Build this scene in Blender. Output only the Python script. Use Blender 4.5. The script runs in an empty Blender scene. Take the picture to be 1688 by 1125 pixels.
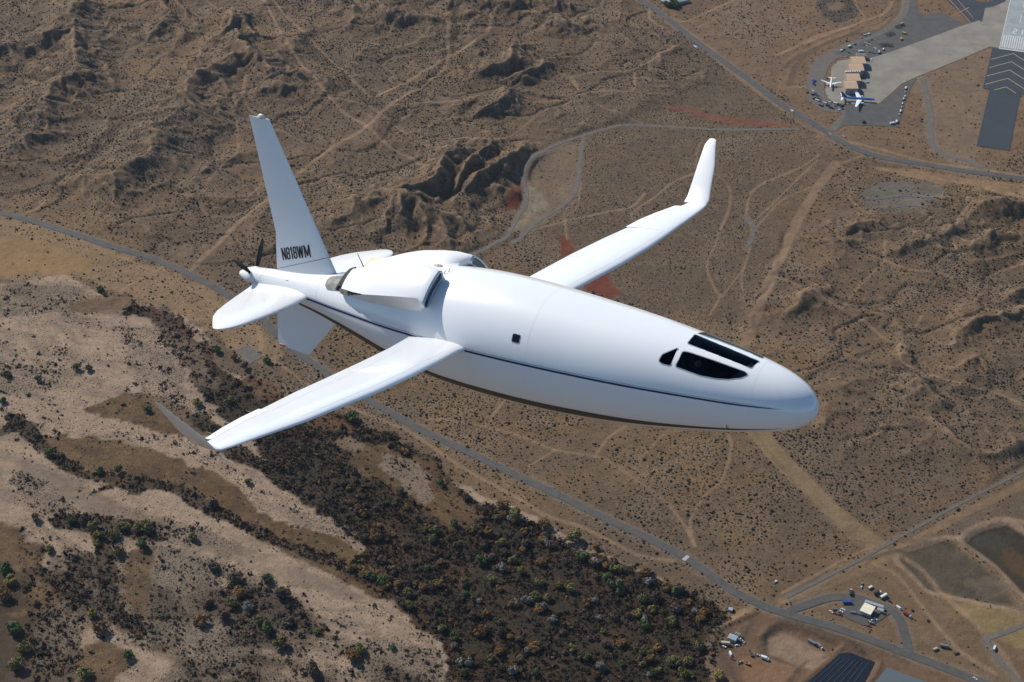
import bpy, bmesh, math, random
import numpy as np
from mathutils import Vector, Matrix

# ------------------------------------------------------------------ setup
SC = bpy.context.scene
C = SC.collection
PW, PH = 1688.0, 1125.0            # size of the photograph, used to read positions off it
FPX = 2807.6                       # focal length in photograph pixels
ALT = 1212.0
PITCH = math.radians(36.3)         # below the horizon
CAM = np.array([0.0, 0.0, ALT])
cp, sp = math.cos(PITCH), math.sin(PITCH)
RW = np.array([[1, 0, 0], [0, sp, cp], [0, -cp, sp]], float)   # world -> camera rows
cam_d = bpy.data.cameras.new('camera'); cam = bpy.data.objects.new('camera', cam_d); C.objects.link(cam)
M = Matrix([list(RW.T[i]) + [CAM[i]] for i in range(3)] + [[0, 0, 0, 1]])
cam.matrix_world = M
cam_d.sensor_width = 36.0; cam_d.lens = 36.0 * FPX / PW
cam_d.clip_start = 1.0; cam_d.clip_end = 80000.0
SC.camera = cam
SUN_EL, SUN_AZ = math.radians(38), math.atan2(-0.70, 0.72)      # azimuth from +Y towards +X
sd = Vector((math.sin(SUN_AZ) * math.cos(SUN_EL), math.cos(SUN_AZ) * math.cos(SUN_EL), math.sin(SUN_EL)))
W = bpy.data.worlds.new('World'); SC.world = W; W.use_nodes = True
nt = W.node_tree; nt.nodes.clear()
sky = nt.nodes.new('ShaderNodeTexSky'); sky.sky_type = 'NISHITA'; sky.sun_disc = False
sky.sun_elevation = SUN_EL; sky.sun_rotation = SUN_AZ; sky.altitude = 1500; sky.dust_density = .5; sky.ozone_density = 1.0
bg = nt.nodes.new('ShaderNodeBackground'); bg.inputs['Strength'].default_value = 0.084
wo = nt.nodes.new('ShaderNodeOutputWorld')
vm = nt.nodes.new('ShaderNodeVectorMath'); vm.operation = 'MULTIPLY'; vm.inputs[1].default_value = (.82, 1.0, 1.10)
nt.links.new(sky.outputs[0], vm.inputs[0]); nt.links.new(vm.outputs[0], bg.inputs[0]); nt.links.new(bg.outputs[0], wo.inputs[0])
sl = bpy.data.lights.new('sun', 'SUN'); sl.energy = 3.9; sl.angle = math.radians(0.5); sl.color = (1, .955, .89)
so = bpy.data.objects.new('sun', sl); C.objects.link(so)
so.rotation_euler = sd.to_track_quat('Z', 'Y').to_euler(); so.location = (0, 0, ALT + 100)
SC.view_settings.view_transform = 'Standard'; SC.view_settings.look = 'None'
SC.view_settings.exposure = 0.42; SC.view_settings.gamma = 1.0; SC.view_settings.use_curve_mapping = False
rng = np.random.default_rng(7); random.seed(7)

# ------------------------------------------------------------------ helpers
def link_mesh(name, me, mat=None, parent=None, smooth=False):
    o = bpy.data.objects.new(name, me); C.objects.link(o)
    if mat is not None:
        for m in (mat if isinstance(mat, (list, tuple)) else [mat]): me.materials.append(m)
    if parent is not None: o.parent = parent
    if smooth:
        me.polygons.foreach_set('use_smooth', [True] * len(me.polygons))
    return o
def pyobj(name, V, F, mat=None, parent=None, smooth=False):
    me = bpy.data.meshes.new(name); me.from_pydata([tuple(map(float, v)) for v in V], [], [tuple(map(int, f)) for f in F]); me.update()
    return link_mesh(name, me, mat, parent, smooth)
def npmesh(name, V, F, k):
    """V (n,3), F (m,k) all faces with k corners"""
    me = bpy.data.meshes.new(name)
    me.vertices.add(len(V)); me.vertices.foreach_set('co', np.asarray(V, np.float32).ravel())
    me.loops.add(F.size); me.loops.foreach_set('vertex_index', np.asarray(F, np.int32).ravel())
    me.polygons.add(len(F)); me.polygons.foreach_set('loop_start', np.arange(0, F.size, k, dtype=np.int32))
    me.polygons.foreach_set('loop_total', np.full(len(F), k, np.int32))
    me.update(calc_edges=True); return me
def empty(name, loc=(0, 0, 0), rz=0.0):
    o = bpy.data.objects.new(name, None); C.objects.link(o); o.location = loc; o.rotation_euler = (0, 0, rz)
    o.empty_display_size = 0.5; return o
def tag(o, label=None, cat=None, group=None, kind=None):
    if label: o['label'] = label
    if cat: o['category'] = cat
    if group: o['group'] = group
    if kind: o['kind'] = kind
    return o
def copy_tree(o, parent=None):
    c = o.copy(); C.objects.link(c)
    if parent is not None: c.parent = parent
    for ch in list(o.children): copy_tree(ch, c)
    return c
class MB:
    """collects boxes and prisms into one mesh"""
    def __init__(s): s.V = []; s.F = []
    def add(s, V, F):
        n = len(s.V); s.V += [tuple(v) for v in V]; s.F += [tuple(i + n for i in f) for f in F]; return s
    def box(s, x0, x1, y0, y1, z0, z1):
        return s.add([(x0, y0, z0), (x1, y0, z0), (x1, y1, z0), (x0, y1, z0), (x0, y0, z1), (x1, y0, z1), (x1, y1, z1), (x0, y1, z1)],
                     [(3, 2, 1, 0), (4, 5, 6, 7), (0, 1, 5, 4), (1, 2, 6, 5), (2, 3, 7, 6), (3, 0, 4, 7)])
    def tube(s, a, b, r0, r1=None, n=8, caps=True):
        r1 = r0 if r1 is None else r1
        a = Vector(a); b = Vector(b); d = (b - a).normalized(); u = d.orthogonal().normalized(); v = d.cross(u)
        V = [a + (u * math.cos(2 * math.pi * i / n) + v * math.sin(2 * math.pi * i / n)) * r0 for i in range(n)]
        V += [b + (u * math.cos(2 * math.pi * i / n) + v * math.sin(2 * math.pi * i / n)) * r1 for i in range(n)]
        F = [(i, (i + 1) % n, n + (i + 1) % n, n + i) for i in range(n)]
        if caps: F += [tuple(range(n))[::-1], tuple(range(n, 2 * n))]
        return s.add(V, F)
    def loft(s, secs, cap0=True, cap1=True, closed=True):
        n = len(secs[0]); V = [p for q in secs for p in q]; F = []
        for k in range(len(secs) - 1):
            for i in range(n if closed else n - 1):
                j = (i + 1) % n; F.append((k * n + i, k * n + j, (k + 1) * n + j, (k + 1) * n + i))
        if cap0: F.append(tuple(range(n))[::-1])
        if cap1: F.append(tuple(range((len(secs) - 1) * n, len(secs) * n)))
        return s.add(V, F)
    def build(s, name, mat, parent=None, smooth=False, bevel=0):
        me = bpy.data.meshes.new(name); me.from_pydata([tuple(map(float, v)) for v in s.V], [], s.F)
        bm = bmesh.new(); bm.from_mesh(me)
        bmesh.ops.remove_doubles(bm, verts=bm.verts, dist=1e-5)
        bmesh.ops.recalc_face_normals(bm, faces=bm.faces)
        if bevel: bmesh.ops.bevel(bm, geom=bm.edges[:], offset=bevel, segments=1, affect='EDGES')
        bm.to_mesh(me); bm.free(); me.update()
        o = link_mesh(name, me, mat, parent, smooth)
        if smooth: me.set_sharp_from_angle(angle=math.radians(40))
        return o

# ------------------------------------------------------------------ materials
def mat(name, col, rough=0.6, metal=0.0, coat=0.0, spec=0.5, noise=0.0, nscale=5.0, ncol=None, bump=0.0):
    m = bpy.data.materials.new(name); m.use_nodes = True; t = m.node_tree; b = t.nodes['Principled BSDF']
    b.inputs['Base Color'].default_value = (*col, 1); b.inputs['Roughness'].default_value = rough
    b.inputs['Metallic'].default_value = metal; b.inputs['Coat Weight'].default_value = coat
    b.inputs['Coat Roughness'].default_value = 0.06; b.inputs['Specular IOR Level'].default_value = spec
    if noise or bump:
        tc = t.nodes.new('ShaderNodeTexCoord'); n = t.nodes.new('ShaderNodeTexNoise')
        n.inputs['Scale'].default_value = nscale; n.inputs['Detail'].default_value = 6; n.inputs['Roughness'].default_value = .65
        t.links.new(tc.outputs['Object'], n.inputs['Vector'])
        if noise:
            r = t.nodes.new('ShaderNodeMapRange'); r.inputs['From Min'].default_value = .32; r.inputs['From Max'].default_value = .68
            t.links.new(n.outputs['Fac'], r.inputs['Value'])
            mx = t.nodes.new('ShaderNodeMix'); mx.data_type = 'RGBA'
            c2 = ncol or tuple(c * (1 - noise) for c in col)
            mx.inputs['A'].default_value = (*col, 1); mx.inputs['B'].default_value = (*c2, 1)
            t.links.new(r.outputs[0], mx.inputs['Factor']); t.links.new(mx.outputs['Result'], b.inputs['Base Color'])
        if bump:
            bp = t.nodes.new('ShaderNodeBump'); bp.inputs['Strength'].default_value = bump; bp.inputs['Distance'].default_value = .02
            t.links.new(n.outputs['Fac'], bp.inputs['Height']); t.links.new(bp.outputs[0], b.inputs['Normal'])
    return m
MT = {}
MT['white'] = mat('white_paint', (.80, .80, .79), .28, coat=.6, noise=.03, nscale=1.4)
MT['white2'] = mat('satin_white_paint', (.78, .79, .79), .38, noise=.04, nscale=2.)
MT['seam'] = mat('panel_seam', (.68, .69, .70), .5)
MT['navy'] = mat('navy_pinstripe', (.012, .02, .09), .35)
MT['grey_pin'] = mat('grey_pinstripe', (.42, .46, .52), .35)
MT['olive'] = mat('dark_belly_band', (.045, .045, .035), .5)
MT['black'] = mat('black_lettering', (.008, .008, .01), .45)
MT['dark'] = mat('dark_recess', (.012, .012, .012), .8)
MT['frame'] = mat('window_frame_paint', (.30, .33, .35), .45)
MT['liner'] = mat('cockpit_liner', (.03, .032, .036), .85)
MT['lip'] = mat('brushed_intake_lip', (.42, .47, .52), .32, metal=.7)
MT['grille'] = mat('intake_mesh', (.10, .13, .13), .6)
MT['soot'] = mat('sooty_exhaust_metal', (.20, .21, .20), .6, metal=.1, noise=.65, nscale=8., ncol=(.05, .055, .05))
MT['cream'] = mat('cream_primer', (.66, .60, .42), .55, noise=.2, nscale=6)
MT['blade'] = mat('black_propeller_blade', (.015, .017, .016), .5)
MT['glasscab'] = mat('vehicle_glass', (.02, .025, .03), .1)
MT['tyre'] = mat('rubber', (.02, .02, .02), .8)
MT['concrete'] = mat('concrete', (.245, .215, .17), .9, noise=.34, nscale=.035)
MT['asphalt_old'] = mat('grey_asphalt', (.084, .076, .066), .9, noise=.35, nscale=.09)
MT['asphalt'] = mat('dark_asphalt', (.030, .037, .046), .9, noise=.25, nscale=.03)
MT['runway'] = mat('runway_surface', (.30, .32, .32), .85, noise=.3, nscale=.05)
MT['marking'] = mat('white_marking', (.56, .55, .52), .8, noise=.2, nscale=.3)
MT['yellow'] = mat('yellow_marking', (.42, .33, .17), .8, noise=.2, nscale=.3)
MT['orange_mark'] = mat('orange_marking', (.45, .20, .08), .8)
MT['gravel'] = mat('gravel_road_surface', (.128, .108, .086), .95, noise=.3, nscale=.12)
MT['dirtroad'] = mat('packed_dirt_surface', (.20, .155, .115), .95, noise=.25, nscale=.08)
MT['tan_roof'] = mat('tan_metal_roof', (.48, .32, .20), .6, noise=.12, nscale=.2)
MT['tan_wall'] = mat('tan_wall', (.30, .21, .15), .8)
MT['cream_roof'] = mat('cream_roof', (.72, .64, .47), .7, noise=.08, nscale=.3)
MT['grey_metal'] = mat('grey_metal', (.30, .34, .36), .5, noise=.2, nscale=.5)
MT['teal_metal'] = mat('teal_grey_metal', (.16, .22, .24), .5)
MT['drain'] = mat('dark_drain_lining', (.055, .075, .088), .8, noise=.3, nscale=.2)
MT['trunk'] = mat('bark', (.09, .07, .05), .9)

def attr_mat(name, attr, rough=.9, nz=((.9, .25), (.12, .2)), backlight=0.0, rnd=0.0):
    m = bpy.data.materials.new(name); m.use_nodes = True; t = m.node_tree; b = t.nodes['Principled BSDF']
    b.inputs['Roughness'].default_value = rough; b.inputs['Specular IOR Level'].default_value = .15
    a = t.nodes.new('ShaderNodeAttribute'); a.attribute_name = attr
    cur = a.outputs['Color']
    g = t.nodes.new('ShaderNodeNewGeometry')
    for sc, am in nz:
        n = t.nodes.new('ShaderNodeTexNoise'); n.inputs['Scale'].default_value = sc; n.inputs['Detail'].default_value = 5
        n.inputs['Roughness'].default_value = .7
        t.links.new(g.outputs['Position'], n.inputs['Vector'])
        r = t.nodes.new('ShaderNodeMapRange'); r.inputs['From Min'].default_value = .3; r.inputs['From Max'].default_value = .7
        r.inputs['To Min'].default_value = 1 - am; r.inputs['To Max'].default_value = 1 + am
        t.links.new(n.outputs['Fac'], r.inputs['Value'])
        v = t.nodes.new('ShaderNodeVectorMath'); v.operation = 'SCALE'
        t.links.new(cur, v.inputs[0]); t.links.new(r.outputs[0], v.inputs['Scale']); cur = v.outputs[0]
    if rnd:
        oi = t.nodes.new('ShaderNodeObjectInfo'); h = t.nodes.new('ShaderNodeHueSaturation')
        r = t.nodes.new('ShaderNodeMapRange'); r.inputs['To Min'].default_value = 1 - rnd; r.inputs['To Max'].default_value = 1 + rnd
        t.links.new(oi.outputs['Random'], r.inputs['Value']); t.links.new(r.outputs[0], h.inputs['Value'])
        t.links.new(cur, h.inputs['Color']); cur = h.outputs[0]
    t.links.new(cur, b.inputs['Base Color'])
    return m
MT['ground'] = attr_mat('desert_ground', 'tint', nz=((.55, .22), (.09, .16), (.018, .12)))
def finish_ground(m):
    t = m.node_tree; b = t.nodes['Principled BSDF']; a = [n for n in t.nodes if n.type == 'ATTRIBUTE'][0]; g = [n for n in t.nodes if n.type == 'NEW_GEOMETRY'][0]
    cur = b.inputs['Base Color'].links[0].from_socket
    for sc, th, am in ((.55, .46, .75), (.24, .36, .6)):
        v = t.nodes.new('ShaderNodeTexVoronoi'); v.inputs['Scale'].default_value = sc; v.inputs['Randomness'].default_value = 1; t.links.new(g.outputs['Position'], v.inputs['Vector'])
        r = t.nodes.new('ShaderNodeMapRange'); r.inputs['From Min'].default_value = th * .55; r.inputs['From Max'].default_value = th; r.inputs['To Min'].default_value = am; r.inputs['To Max'].default_value = 0
        t.links.new(v.outputs['Distance'], r.inputs['Value']); mu = t.nodes.new('ShaderNodeMath'); mu.operation = 'MULTIPLY'; t.links.new(r.outputs[0], mu.inputs[0]); t.links.new(a.outputs['Alpha'], mu.inputs[1])
        x = t.nodes.new('ShaderNodeMix'); x.data_type = 'RGBA'; x.inputs['B'].default_value = (.050, .040, .028, 1); t.links.new(mu.outputs[0], x.inputs['Factor']); t.links.new(cur, x.inputs['A']); cur = x.outputs['Result']
    t.links.new(cur, b.inputs['Base Color'])
    n = t.nodes.new('ShaderNodeTexNoise'); n.inputs['Scale'].default_value = .11; n.inputs['Detail'].default_value = 8; n.inputs['Roughness'].default_value = .72; t.links.new(g.outputs['Position'], n.inputs['Vector'])
    bp = t.nodes.new('ShaderNodeBump'); bp.inputs['Strength'].default_value = .8; bp.inputs['Distance'].default_value = 2.2; t.links.new(n.outputs['Fac'], bp.inputs['Height']); t.links.new(bp.outputs[0], b.inputs['Normal'])
finish_ground(MT['ground'])
MT['shrub'] = attr_mat('shrub_foliage', 'tint', nz=((1.5, .3),))

# ------------------------------------------------------------------ reading positions off the photograph
def ray(px, py):
    return RW.T @ np.array([(px - PW / 2) / FPX, -(py - PH / 2) / FPX, -1.0])
def G0(px, py, z=0.0):
    d = ray(px, py); t = (z - ALT) / d[2]; return CAM + t * d

# ------------------------------------------------------------------ noise on arrays
def vnoise(x, y, seed):
    r = np.random.default_rng(seed).random((256, 256)).astype(np.float32)
    xi = np.floor(x).astype(np.int64); yi = np.floor(y).astype(np.int64); fx = x - xi; fy = y - yi
    fx = fx * fx * fx * (fx * (fx * 6 - 15) + 10); fy = fy * fy * fy * (fy * (fy * 6 - 15) + 10)
    x0 = xi & 255; x1 = (xi + 1) & 255; y0 = yi & 255; y1 = (yi + 1) & 255
    return (r[y0, x0] * (1 - fx) + r[y0, x1] * fx) * (1 - fy) + (r[y1, x0] * (1 - fx) + r[y1, x1] * fx) * fy
def fbm(x, y, s, seed, oct=5, gain=.5):
    o = 0; a = 1; t = 0
    for i in range(oct):
        th = .6 * i + .3; c_, s_ = math.cos(th), math.sin(th)
        o = o + a * vnoise((x * c_ - y * s_) / s + 17 * i, (x * s_ + y * c_) / s + 31 * i, seed + i); t += a; a *= gain; s = s / 2.03
    return o / t
def ridged(x, y, s, seed, oct=5, gain=.5):
    o = 0; a = 1; t = 0; w = 1
    for i in range(oct):
        th = .7 * i + .2; c_, s_ = math.cos(th), math.sin(th)
        n = 1 - np.abs(2 * vnoise((x * c_ - y * s_) / s + 13 * i, (x * s_ + y * c_) / s + 29 * i, seed + i) - 1)
        n = n * n * w; o = o + a * n; t += a; w = np.clip(n * 1.6, 0, 1); a *= gain; s = s / 2.07
    return o / t
def sstep(a, b, x):
    t = np.clip((x - a) / (b - a), 0, 1); return t * t * (3 - 2 * t)

# ------------------------------------------------------------------ ground grid
fx = np.arange(-905, 905.1, 1.9); fy = np.arange(1060, 2715.1, 2.1)
cx = np.array([1.5, 5, 12, 30, 70, 150, 350, 800, 2000, 6000, 20000, 45000])
gx = np.concatenate([(fx[0] - 2 * cx)[::-1], fx, fx[-1] + 2 * cx]); gy = np.concatenate([(fy[0] - 2 * cx)[::-1], fy, fy[-1] + 2 * cx])
GX, GY = np.meshgrid(gx, gy)        # (ny,nx)
NX, NY = len(gx), len(gy)

def win(P, w):
    x0, x1 = P[:, 0].min() - w, P[:, 0].max() + w; y0, y1 = P[:, 1].min() - w, P[:, 1].max() + w
    return (slice(np.searchsorted(gy, y0), np.searchsorted(gy, y1) + 1), slice(np.searchsorted(gx, x0), np.searchsorted(gx, x1) + 1))
def dline(P, X, Y):
    """distance to a polyline, parameter along it in [0, n-1]"""
    D = np.full(X.shape, 1e9); T = np.zeros(X.shape)
    for k in range(len(P) - 1):
        a = P[k, :2]; b = P[k + 1, :2]; d = b - a; L2 = max(d @ d, 1e-9)
        t = np.clip(((X - a[0]) * d[0] + (Y - a[1]) * d[1]) / L2, 0, 1)
        q = np.hypot(X - a[0] - t * d[0], Y - a[1] - t * d[1]); m = q < D
        D = np.where(m, q, D); T = np.where(m, k + t, T)
    return D, T
def inpoly(P, X, Y):
    r = np.zeros(X.shape, bool); n = len(P)
    for i in range(n):
        x1, y1 = P[i, 0], P[i, 1]; x2, y2 = P[(i + 1) % n, 0], P[(i + 1) % n, 1]
        if y1 == y2: continue
        c = ((y1 > Y) != (y2 > Y)) & (X < (x2 - x1) * (Y - y1) / (y2 - y1) + x1); r ^= c
    return r
def smooth_line(P, n=6):
    """Catmull-Rom resample"""
    P = np.asarray(P, float)
    if len(P) < 3: return P
    Q = np.vstack([2 * P[0] - P[1], P, 2 * P[-1] - P[-2]]); o = []
    for i in range(1, len(Q) - 2):
        for t in np.linspace(0, 1, n, endpoint=False):
            a, b, c, d = Q[i - 1], Q[i], Q[i + 1], Q[i + 2]
            o.append(.5 * (2 * b + (c - a) * t + (2 * a - 5 * b + 4 * c - d) * t * t + (3 * b - a - 3 * c + d) * t ** 3))
    o.append(P[-1]); return np.array(o)

# hills: crest lines read off the photograph, (px, py, crest height), slope width in metres
RIDGES = [
 ([(419,85,30),(373,100,28),(348,114,26),(320,132,28),(309,167,30),(295,192,28),(274,210,28),(249,249,26),(228,267,24),(206,281,22),(196,302,20),(213,331,14),(217,357,6)], 46),
 ([(142,0,30),(121,21,34),(123,62,30),(124,107,34),(110,132,36),(82,146,32),(71,171,28),(57,213,22),(21,245,16),(-20,262,10)], 46),
 ([(121,21,34),(107,50,30),(39,68,24),(0,89,20),(-60,110,10)], 34),
 ([(480,150,14),(455,121,28),(440,106,30),(416,89,34),(402,68,30),(385,52,20)], 34),
 ([(455,121,26),(480,128,22),(510,140,12)], 26), ([(455,121,24),(470,150,16),(478,185,6)], 24),
 ([(402,68,28),(430,62,20),(455,66,10)], 22), ([(348,114,20),(330,100,14),(318,80,6)], 24),
 ([(373,15,22),(385,30,26),(365,52,22),(340,70,12)], 28), ([(262,5,20),(275,28,22),(250,55,18),(235,70,10)], 28),
 ([(300,0,20),(312,20,18),(300,44,10)], 22), ([(560,-10,24),(580,25,20),(570,50,10)], 30), ([(600,10,20),(640,20,26),(690,30,18),(710,45,8)], 28),
 ([(780,128,6),(806,112,20),(830,92,26),(868,80,14),(890,84,4)], 24),
 ([(832,136,6),(850,124,16),(880,113,18),(917,108,6)], 18),
 ([(775,196,5),(795,182,18),(815,168,26),(846,157,18),(870,165,4)], 24), ([(740,178,4),(765,168,12),(795,166,10)], 16),
 ([(640,330,14),(682,310,30),(700,290,34),(715,272,30),(738,256,34),(765,246,26),(790,240,12)], 36),
 ([(715,272,26),(700,300,22),(690,330,16)], 22), ([(787,239,20),(780,262,26),(768,290,22),(752,312,14)], 26),
 ([(765,330,12),(790,308,24),(812,284,30),(835,262,26),(852,244,14)], 28), ([(835,262,24),(832,292,20),(828,318,8)], 20),
 ([(600,330,10),(640,322,22),(671,321,32),(700,340,26),(730,352,24),(765,356,18),(790,372,8)], 34),
 ([(671,321,30),(650,345,22),(635,370,10)], 22), ([(671,321,30),(672,350,24),(668,382,10)], 22), ([(700,340,26),(705,365,20),(700,395,8)], 22),
 ([(730,352,24),(742,378,18),(745,402,8)], 22), ([(600,330,14),(585,350,14),(560,372,8)], 26), ([(560,300,6),(600,312,10),(640,322,18)], 26),
 ([(350,290,6),(380,270,10),(410,250,8)], 30), ([(0,165,8),(40,160,10),(70,171,14)], 30), ([(100,300,4),(150,296,12),(196,302,18)], 30),
 ([(260,135,4),(290,140,12),(320,132,20)], 24), ([(245,160,4),(280,172,12),(309,167,22)], 24), ([(215,190,4),(255,200,10),(295,192,20)], 24),
 ([(690,-20,16),(760,-4,24),(830,6,22),(900,4,18),(960,20,8)], 34), ([(860,30,6),(900,26,16),(950,36,18),(1000,40,8)], 24),
 # gentle hills right of the dirt runway strip
 ([(1560,360,10),(1600,330,18),(1650,322,22),(1700,330,20)], 40), ([(1600,400,12),(1640,386,18),(1680,392,14)], 30), ([(1500,420,4),(1520,395,14),(1552,372,16),(1575,352,8)], 26),
 ([(1360,395,4),(1385,372,14),(1420,360,14),(1450,368,6)], 30), ([(1640,500,6),(1670,482,16),(1700,478,16)], 30), ([(1560,560,6),(1600,534,14),(1650,520,14),(1700,512,12)], 30),
 ([(1470,640,8),(1500,640,14),(1530,650,14),(1570,690,8)], 34), ([(1560,600,8),(1600,590,14),(1620,600,8)], 24), ([(1520,700,6),(1560,720,12),(1620,740,12),(1690,730,10)], 34),
 ([(1300,520,4),(1330,500,10),(1370,480,6)], 30), ([(1350,640,4),(1380,620,10),(1430,610,8)], 30), ([(1200,660,3),(1240,640,8),(1300,640,6)], 34),
]
H = np.zeros(GX.shape)
wx = GX + 26 * (fbm(GX, GY, 70, 101, 4) - .5) * 2; wy = GY + 26 * (fbm(GX, GY, 70, 202, 4) - .5) * 2
for pts, w in RIDGES:
    if pts[0][0] < 590: pts = [(a_, b_, c_ * .88) for a_, b_, c_ in pts]; w *= 1.08
    P = np.array([np.append(G0(a, b, h * .8)[:2], h) for a, b, h in pts]); P = smooth_line(P, 3)
    s = win(P, w * 3.2)
    D, T = dline(P, wx[s], wy[s])
    hh = np.interp(T.ravel(), np.arange(len(P)), P[:, 2]).reshape(T.shape)
    e = D / w
    prof = np.where(e < 1.5, (1 - e / 1.5), 0) ** 1.15 * .86 + .14 * np.exp(-e * e * .7)
    ln = np.concatenate([[0], np.cumsum(np.hypot(*np.diff(P[:, :2], axis=0).T))]); arc = np.interp(T.ravel(), np.arange(len(P)), ln).reshape(T.shape)
    sid = np.sign(wx[s] - P[0, 0]) * 37; u_ = np.clip(e / 1.5, 0, 1)
    gl_ = np.abs(2 * vnoise(arc / 17 + sid + w, e * .9 + 5 + arc * 0, 911) - 1); gl2 = np.abs(2 * vnoise(arc / 7.5 + sid, e * 1.6 + 9, 912) - 1)
    hh = hh - (4 * u_ * (1 - u_)) * hh * (.26 * (1 - gl_) ** 2 + .10 * (1 - gl2) ** 2)
    H[s] = np.log(np.exp(H[s] / 1.6) + np.exp(hh * prof / 1.6) - 1) * 1.6
hillmask = sstep(.5, 9, H)
def PG(pts, z=0.0): return np.array([G0(a, b, z)[:2] for a, b in pts])
# broad masks
TL = inpoly(PG([(-300,-60),(1040,-60),(1110,60),(1180,130),(1060,190),(900,230),(860,330),(800,420),(620,440),(470,455),(330,440),(200,385),(0,325),(-300,260)]), GX, GY)
def blur(A, n):
    for _ in range(n):
        B = A.copy(); B[1:-1] = (A[:-2] + 2 * A[1:-1] + A[2:]) / 4; A = B.copy(); A[:, 1:-1] = (B[:, :-2] + 2 * B[:, 1:-1] + B[:, 2:]) / 4
    return A
TLm = blur(TL.astype(np.float32), 60)
RH = blur(inpoly(PG([(1290,380),(1700,300),(1900,300),(1900,740),(1480,760),(1300,700),(1180,640)]), GX, GY).astype(np.float32), 18)
rg = ridged(GX + 20 * fbm(GX, GY, 40, 5, 3), GY, 95, 11, 5)
rg2 = ridged(GX * .82 + GY * .57, (-GX * .57 + GY * .82) * .55, 34, 41, 4)
H += TLm * (rg * 9 + (rg2 - .4) * (1.2 + 6 * hillmask)) + RH * (rg * 7 + (rg2 - .4) * (1.0 + 4 * hillmask)) + hillmask * (rg2 - .5) * 3
H += (fbm(GX, GY, 60, 77, 4) - .5) * 1.6
NET = np.minimum(np.abs(2 * vnoise((GX * .8 - GY * .6) / 150 + 3, (GX * .6 + GY * .8) / 105 + 9, 821) - 1 + .5 * (fbm(GX, GY, 60, 822, 4) - .5)), np.abs(2 * vnoise((GX * .9 + GY * .4) / 95, (GY * .9 - GX * .4) / 70, 831) - 1 + .6 * (fbm(GX, GY, 40, 832, 4) - .5)) * 1.5)
H -= np.clip(TLm + RH, 0, 1) * np.exp(-(NET / .09) ** 2) * 2.2
far = sstep(120, 900, np.maximum(np.abs(GX) - 905, np.maximum(1060 - GY, GY - 2715)))
H = H * (1 - far) + far * (fbm(GX, GY, 5000, 901, 4) - .5) * 160 * sstep(3000, 20000, np.hypot(GX, GY - 1800))

def HZ(x, y):
    x = np.asarray(x, float); y = np.asarray(y, float)
    i = np.clip(np.searchsorted(gx, x) - 1, 0, NX - 2); j = np.clip(np.searchsorted(gy, y) - 1, 0, NY - 2)
    u = np.clip((x - gx[i]) / (gx[i + 1] - gx[i]), 0, 1); v = np.clip((y - gy[j]) / (gy[j + 1] - gy[j]), 0, 1)
    return (H[j, i] * (1 - u) + H[j, i + 1] * u) * (1 - v) + (H[j + 1, i] * (1 - u) + H[j + 1, i + 1] * u) * v
def G(px, py):
    z = 0.0
    for _ in range(7):
        p = G0(px, py, z); z = .5 * z + .5 * float(HZ(p[0], p[1]))
    return G0(px, py, z)
def GL(pts): return np.array([G(a, b)[:2] for a, b in pts])
def GLw(pts): return np.array([[*G(p[0], p[1])[:2], p[2]] for p in pts])

# flat ground under the airport and the yard
def flatpoly(pts, soft):
    global H
    P = PG(pts); m = blur(inpoly(P, GX, GY).astype(np.float32), soft); H = H * (1 - m) + m * 0.0
flatpoly([(1240,150),(1290,70),(1400,20),(1440,-40),(1900,-60),(1900,270),(1500,250),(1340,225)], 24)
flatpoly([(1180,1010),(1280,995),(1480,905),(1900,720),(1900,1300),(1100,1300)], 10)

def carve(pts, dz, soft=4):
    global H
    P = GL(pts); s = win(P, 30); H[s] = H[s] + blur(inpoly(P, GX[s], GY[s]).astype(np.float32), soft) * dz
def berm(pts, h, w):
    global H
    P = smooth_line(GL(pts), 4); s = win(P, w * 2); D, T = dline(P, GX[s], GY[s]); H[s] = H[s] + h * np.clip(1 - D / w, 0, 1)
carve([(1590,890),(1606,876),(1648,862),(1670,866),(1730,905),(1780,960),(1730,975),(1688,980),(1640,935),(1600,905)], -3.5, 3)
carve([(1482,912),(1500,900),(1550,890),(1570,893),(1600,920),(1640,952),(1682,1000),(1640,996),(1560,978),(1530,972),(1500,942)], -3.0, 3)
carve([(1262,1050),(1285,1036),(1310,1036),(1385,1062),(1372,1082),(1340,1102),(1310,1096),(1262,1074)], -2.6, 2)
berm([(1255,1050),(1272,1032),(1300,1028),(1380,1058),(1420,1076)], 2.0, 5); berm([(1340,1024),(1400,1044),(1470,1066)], 1.6, 5)
berm([(1288,1012),(1330,1024),(1330,1024)], 1.0, 4); berm([(1200,1045),(1185,1075),(1195,1110),(1220,1140)], 1.5, 5); berm([(1320,1128),(1385,1070),(1405,1070),(1450,1092),(1430,1130)], 1.6, 4)
berm([(1180,1040),(1215,1022),(1245,1010)], 1.8, 4); berm([(1284,150),(1299,100),(1368,56),(1442,40),(1468,12),(1470,-10)], .7, 7); berm([(1280,1000),(1350,965),(1430,925)], 1.2, 4)

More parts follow.
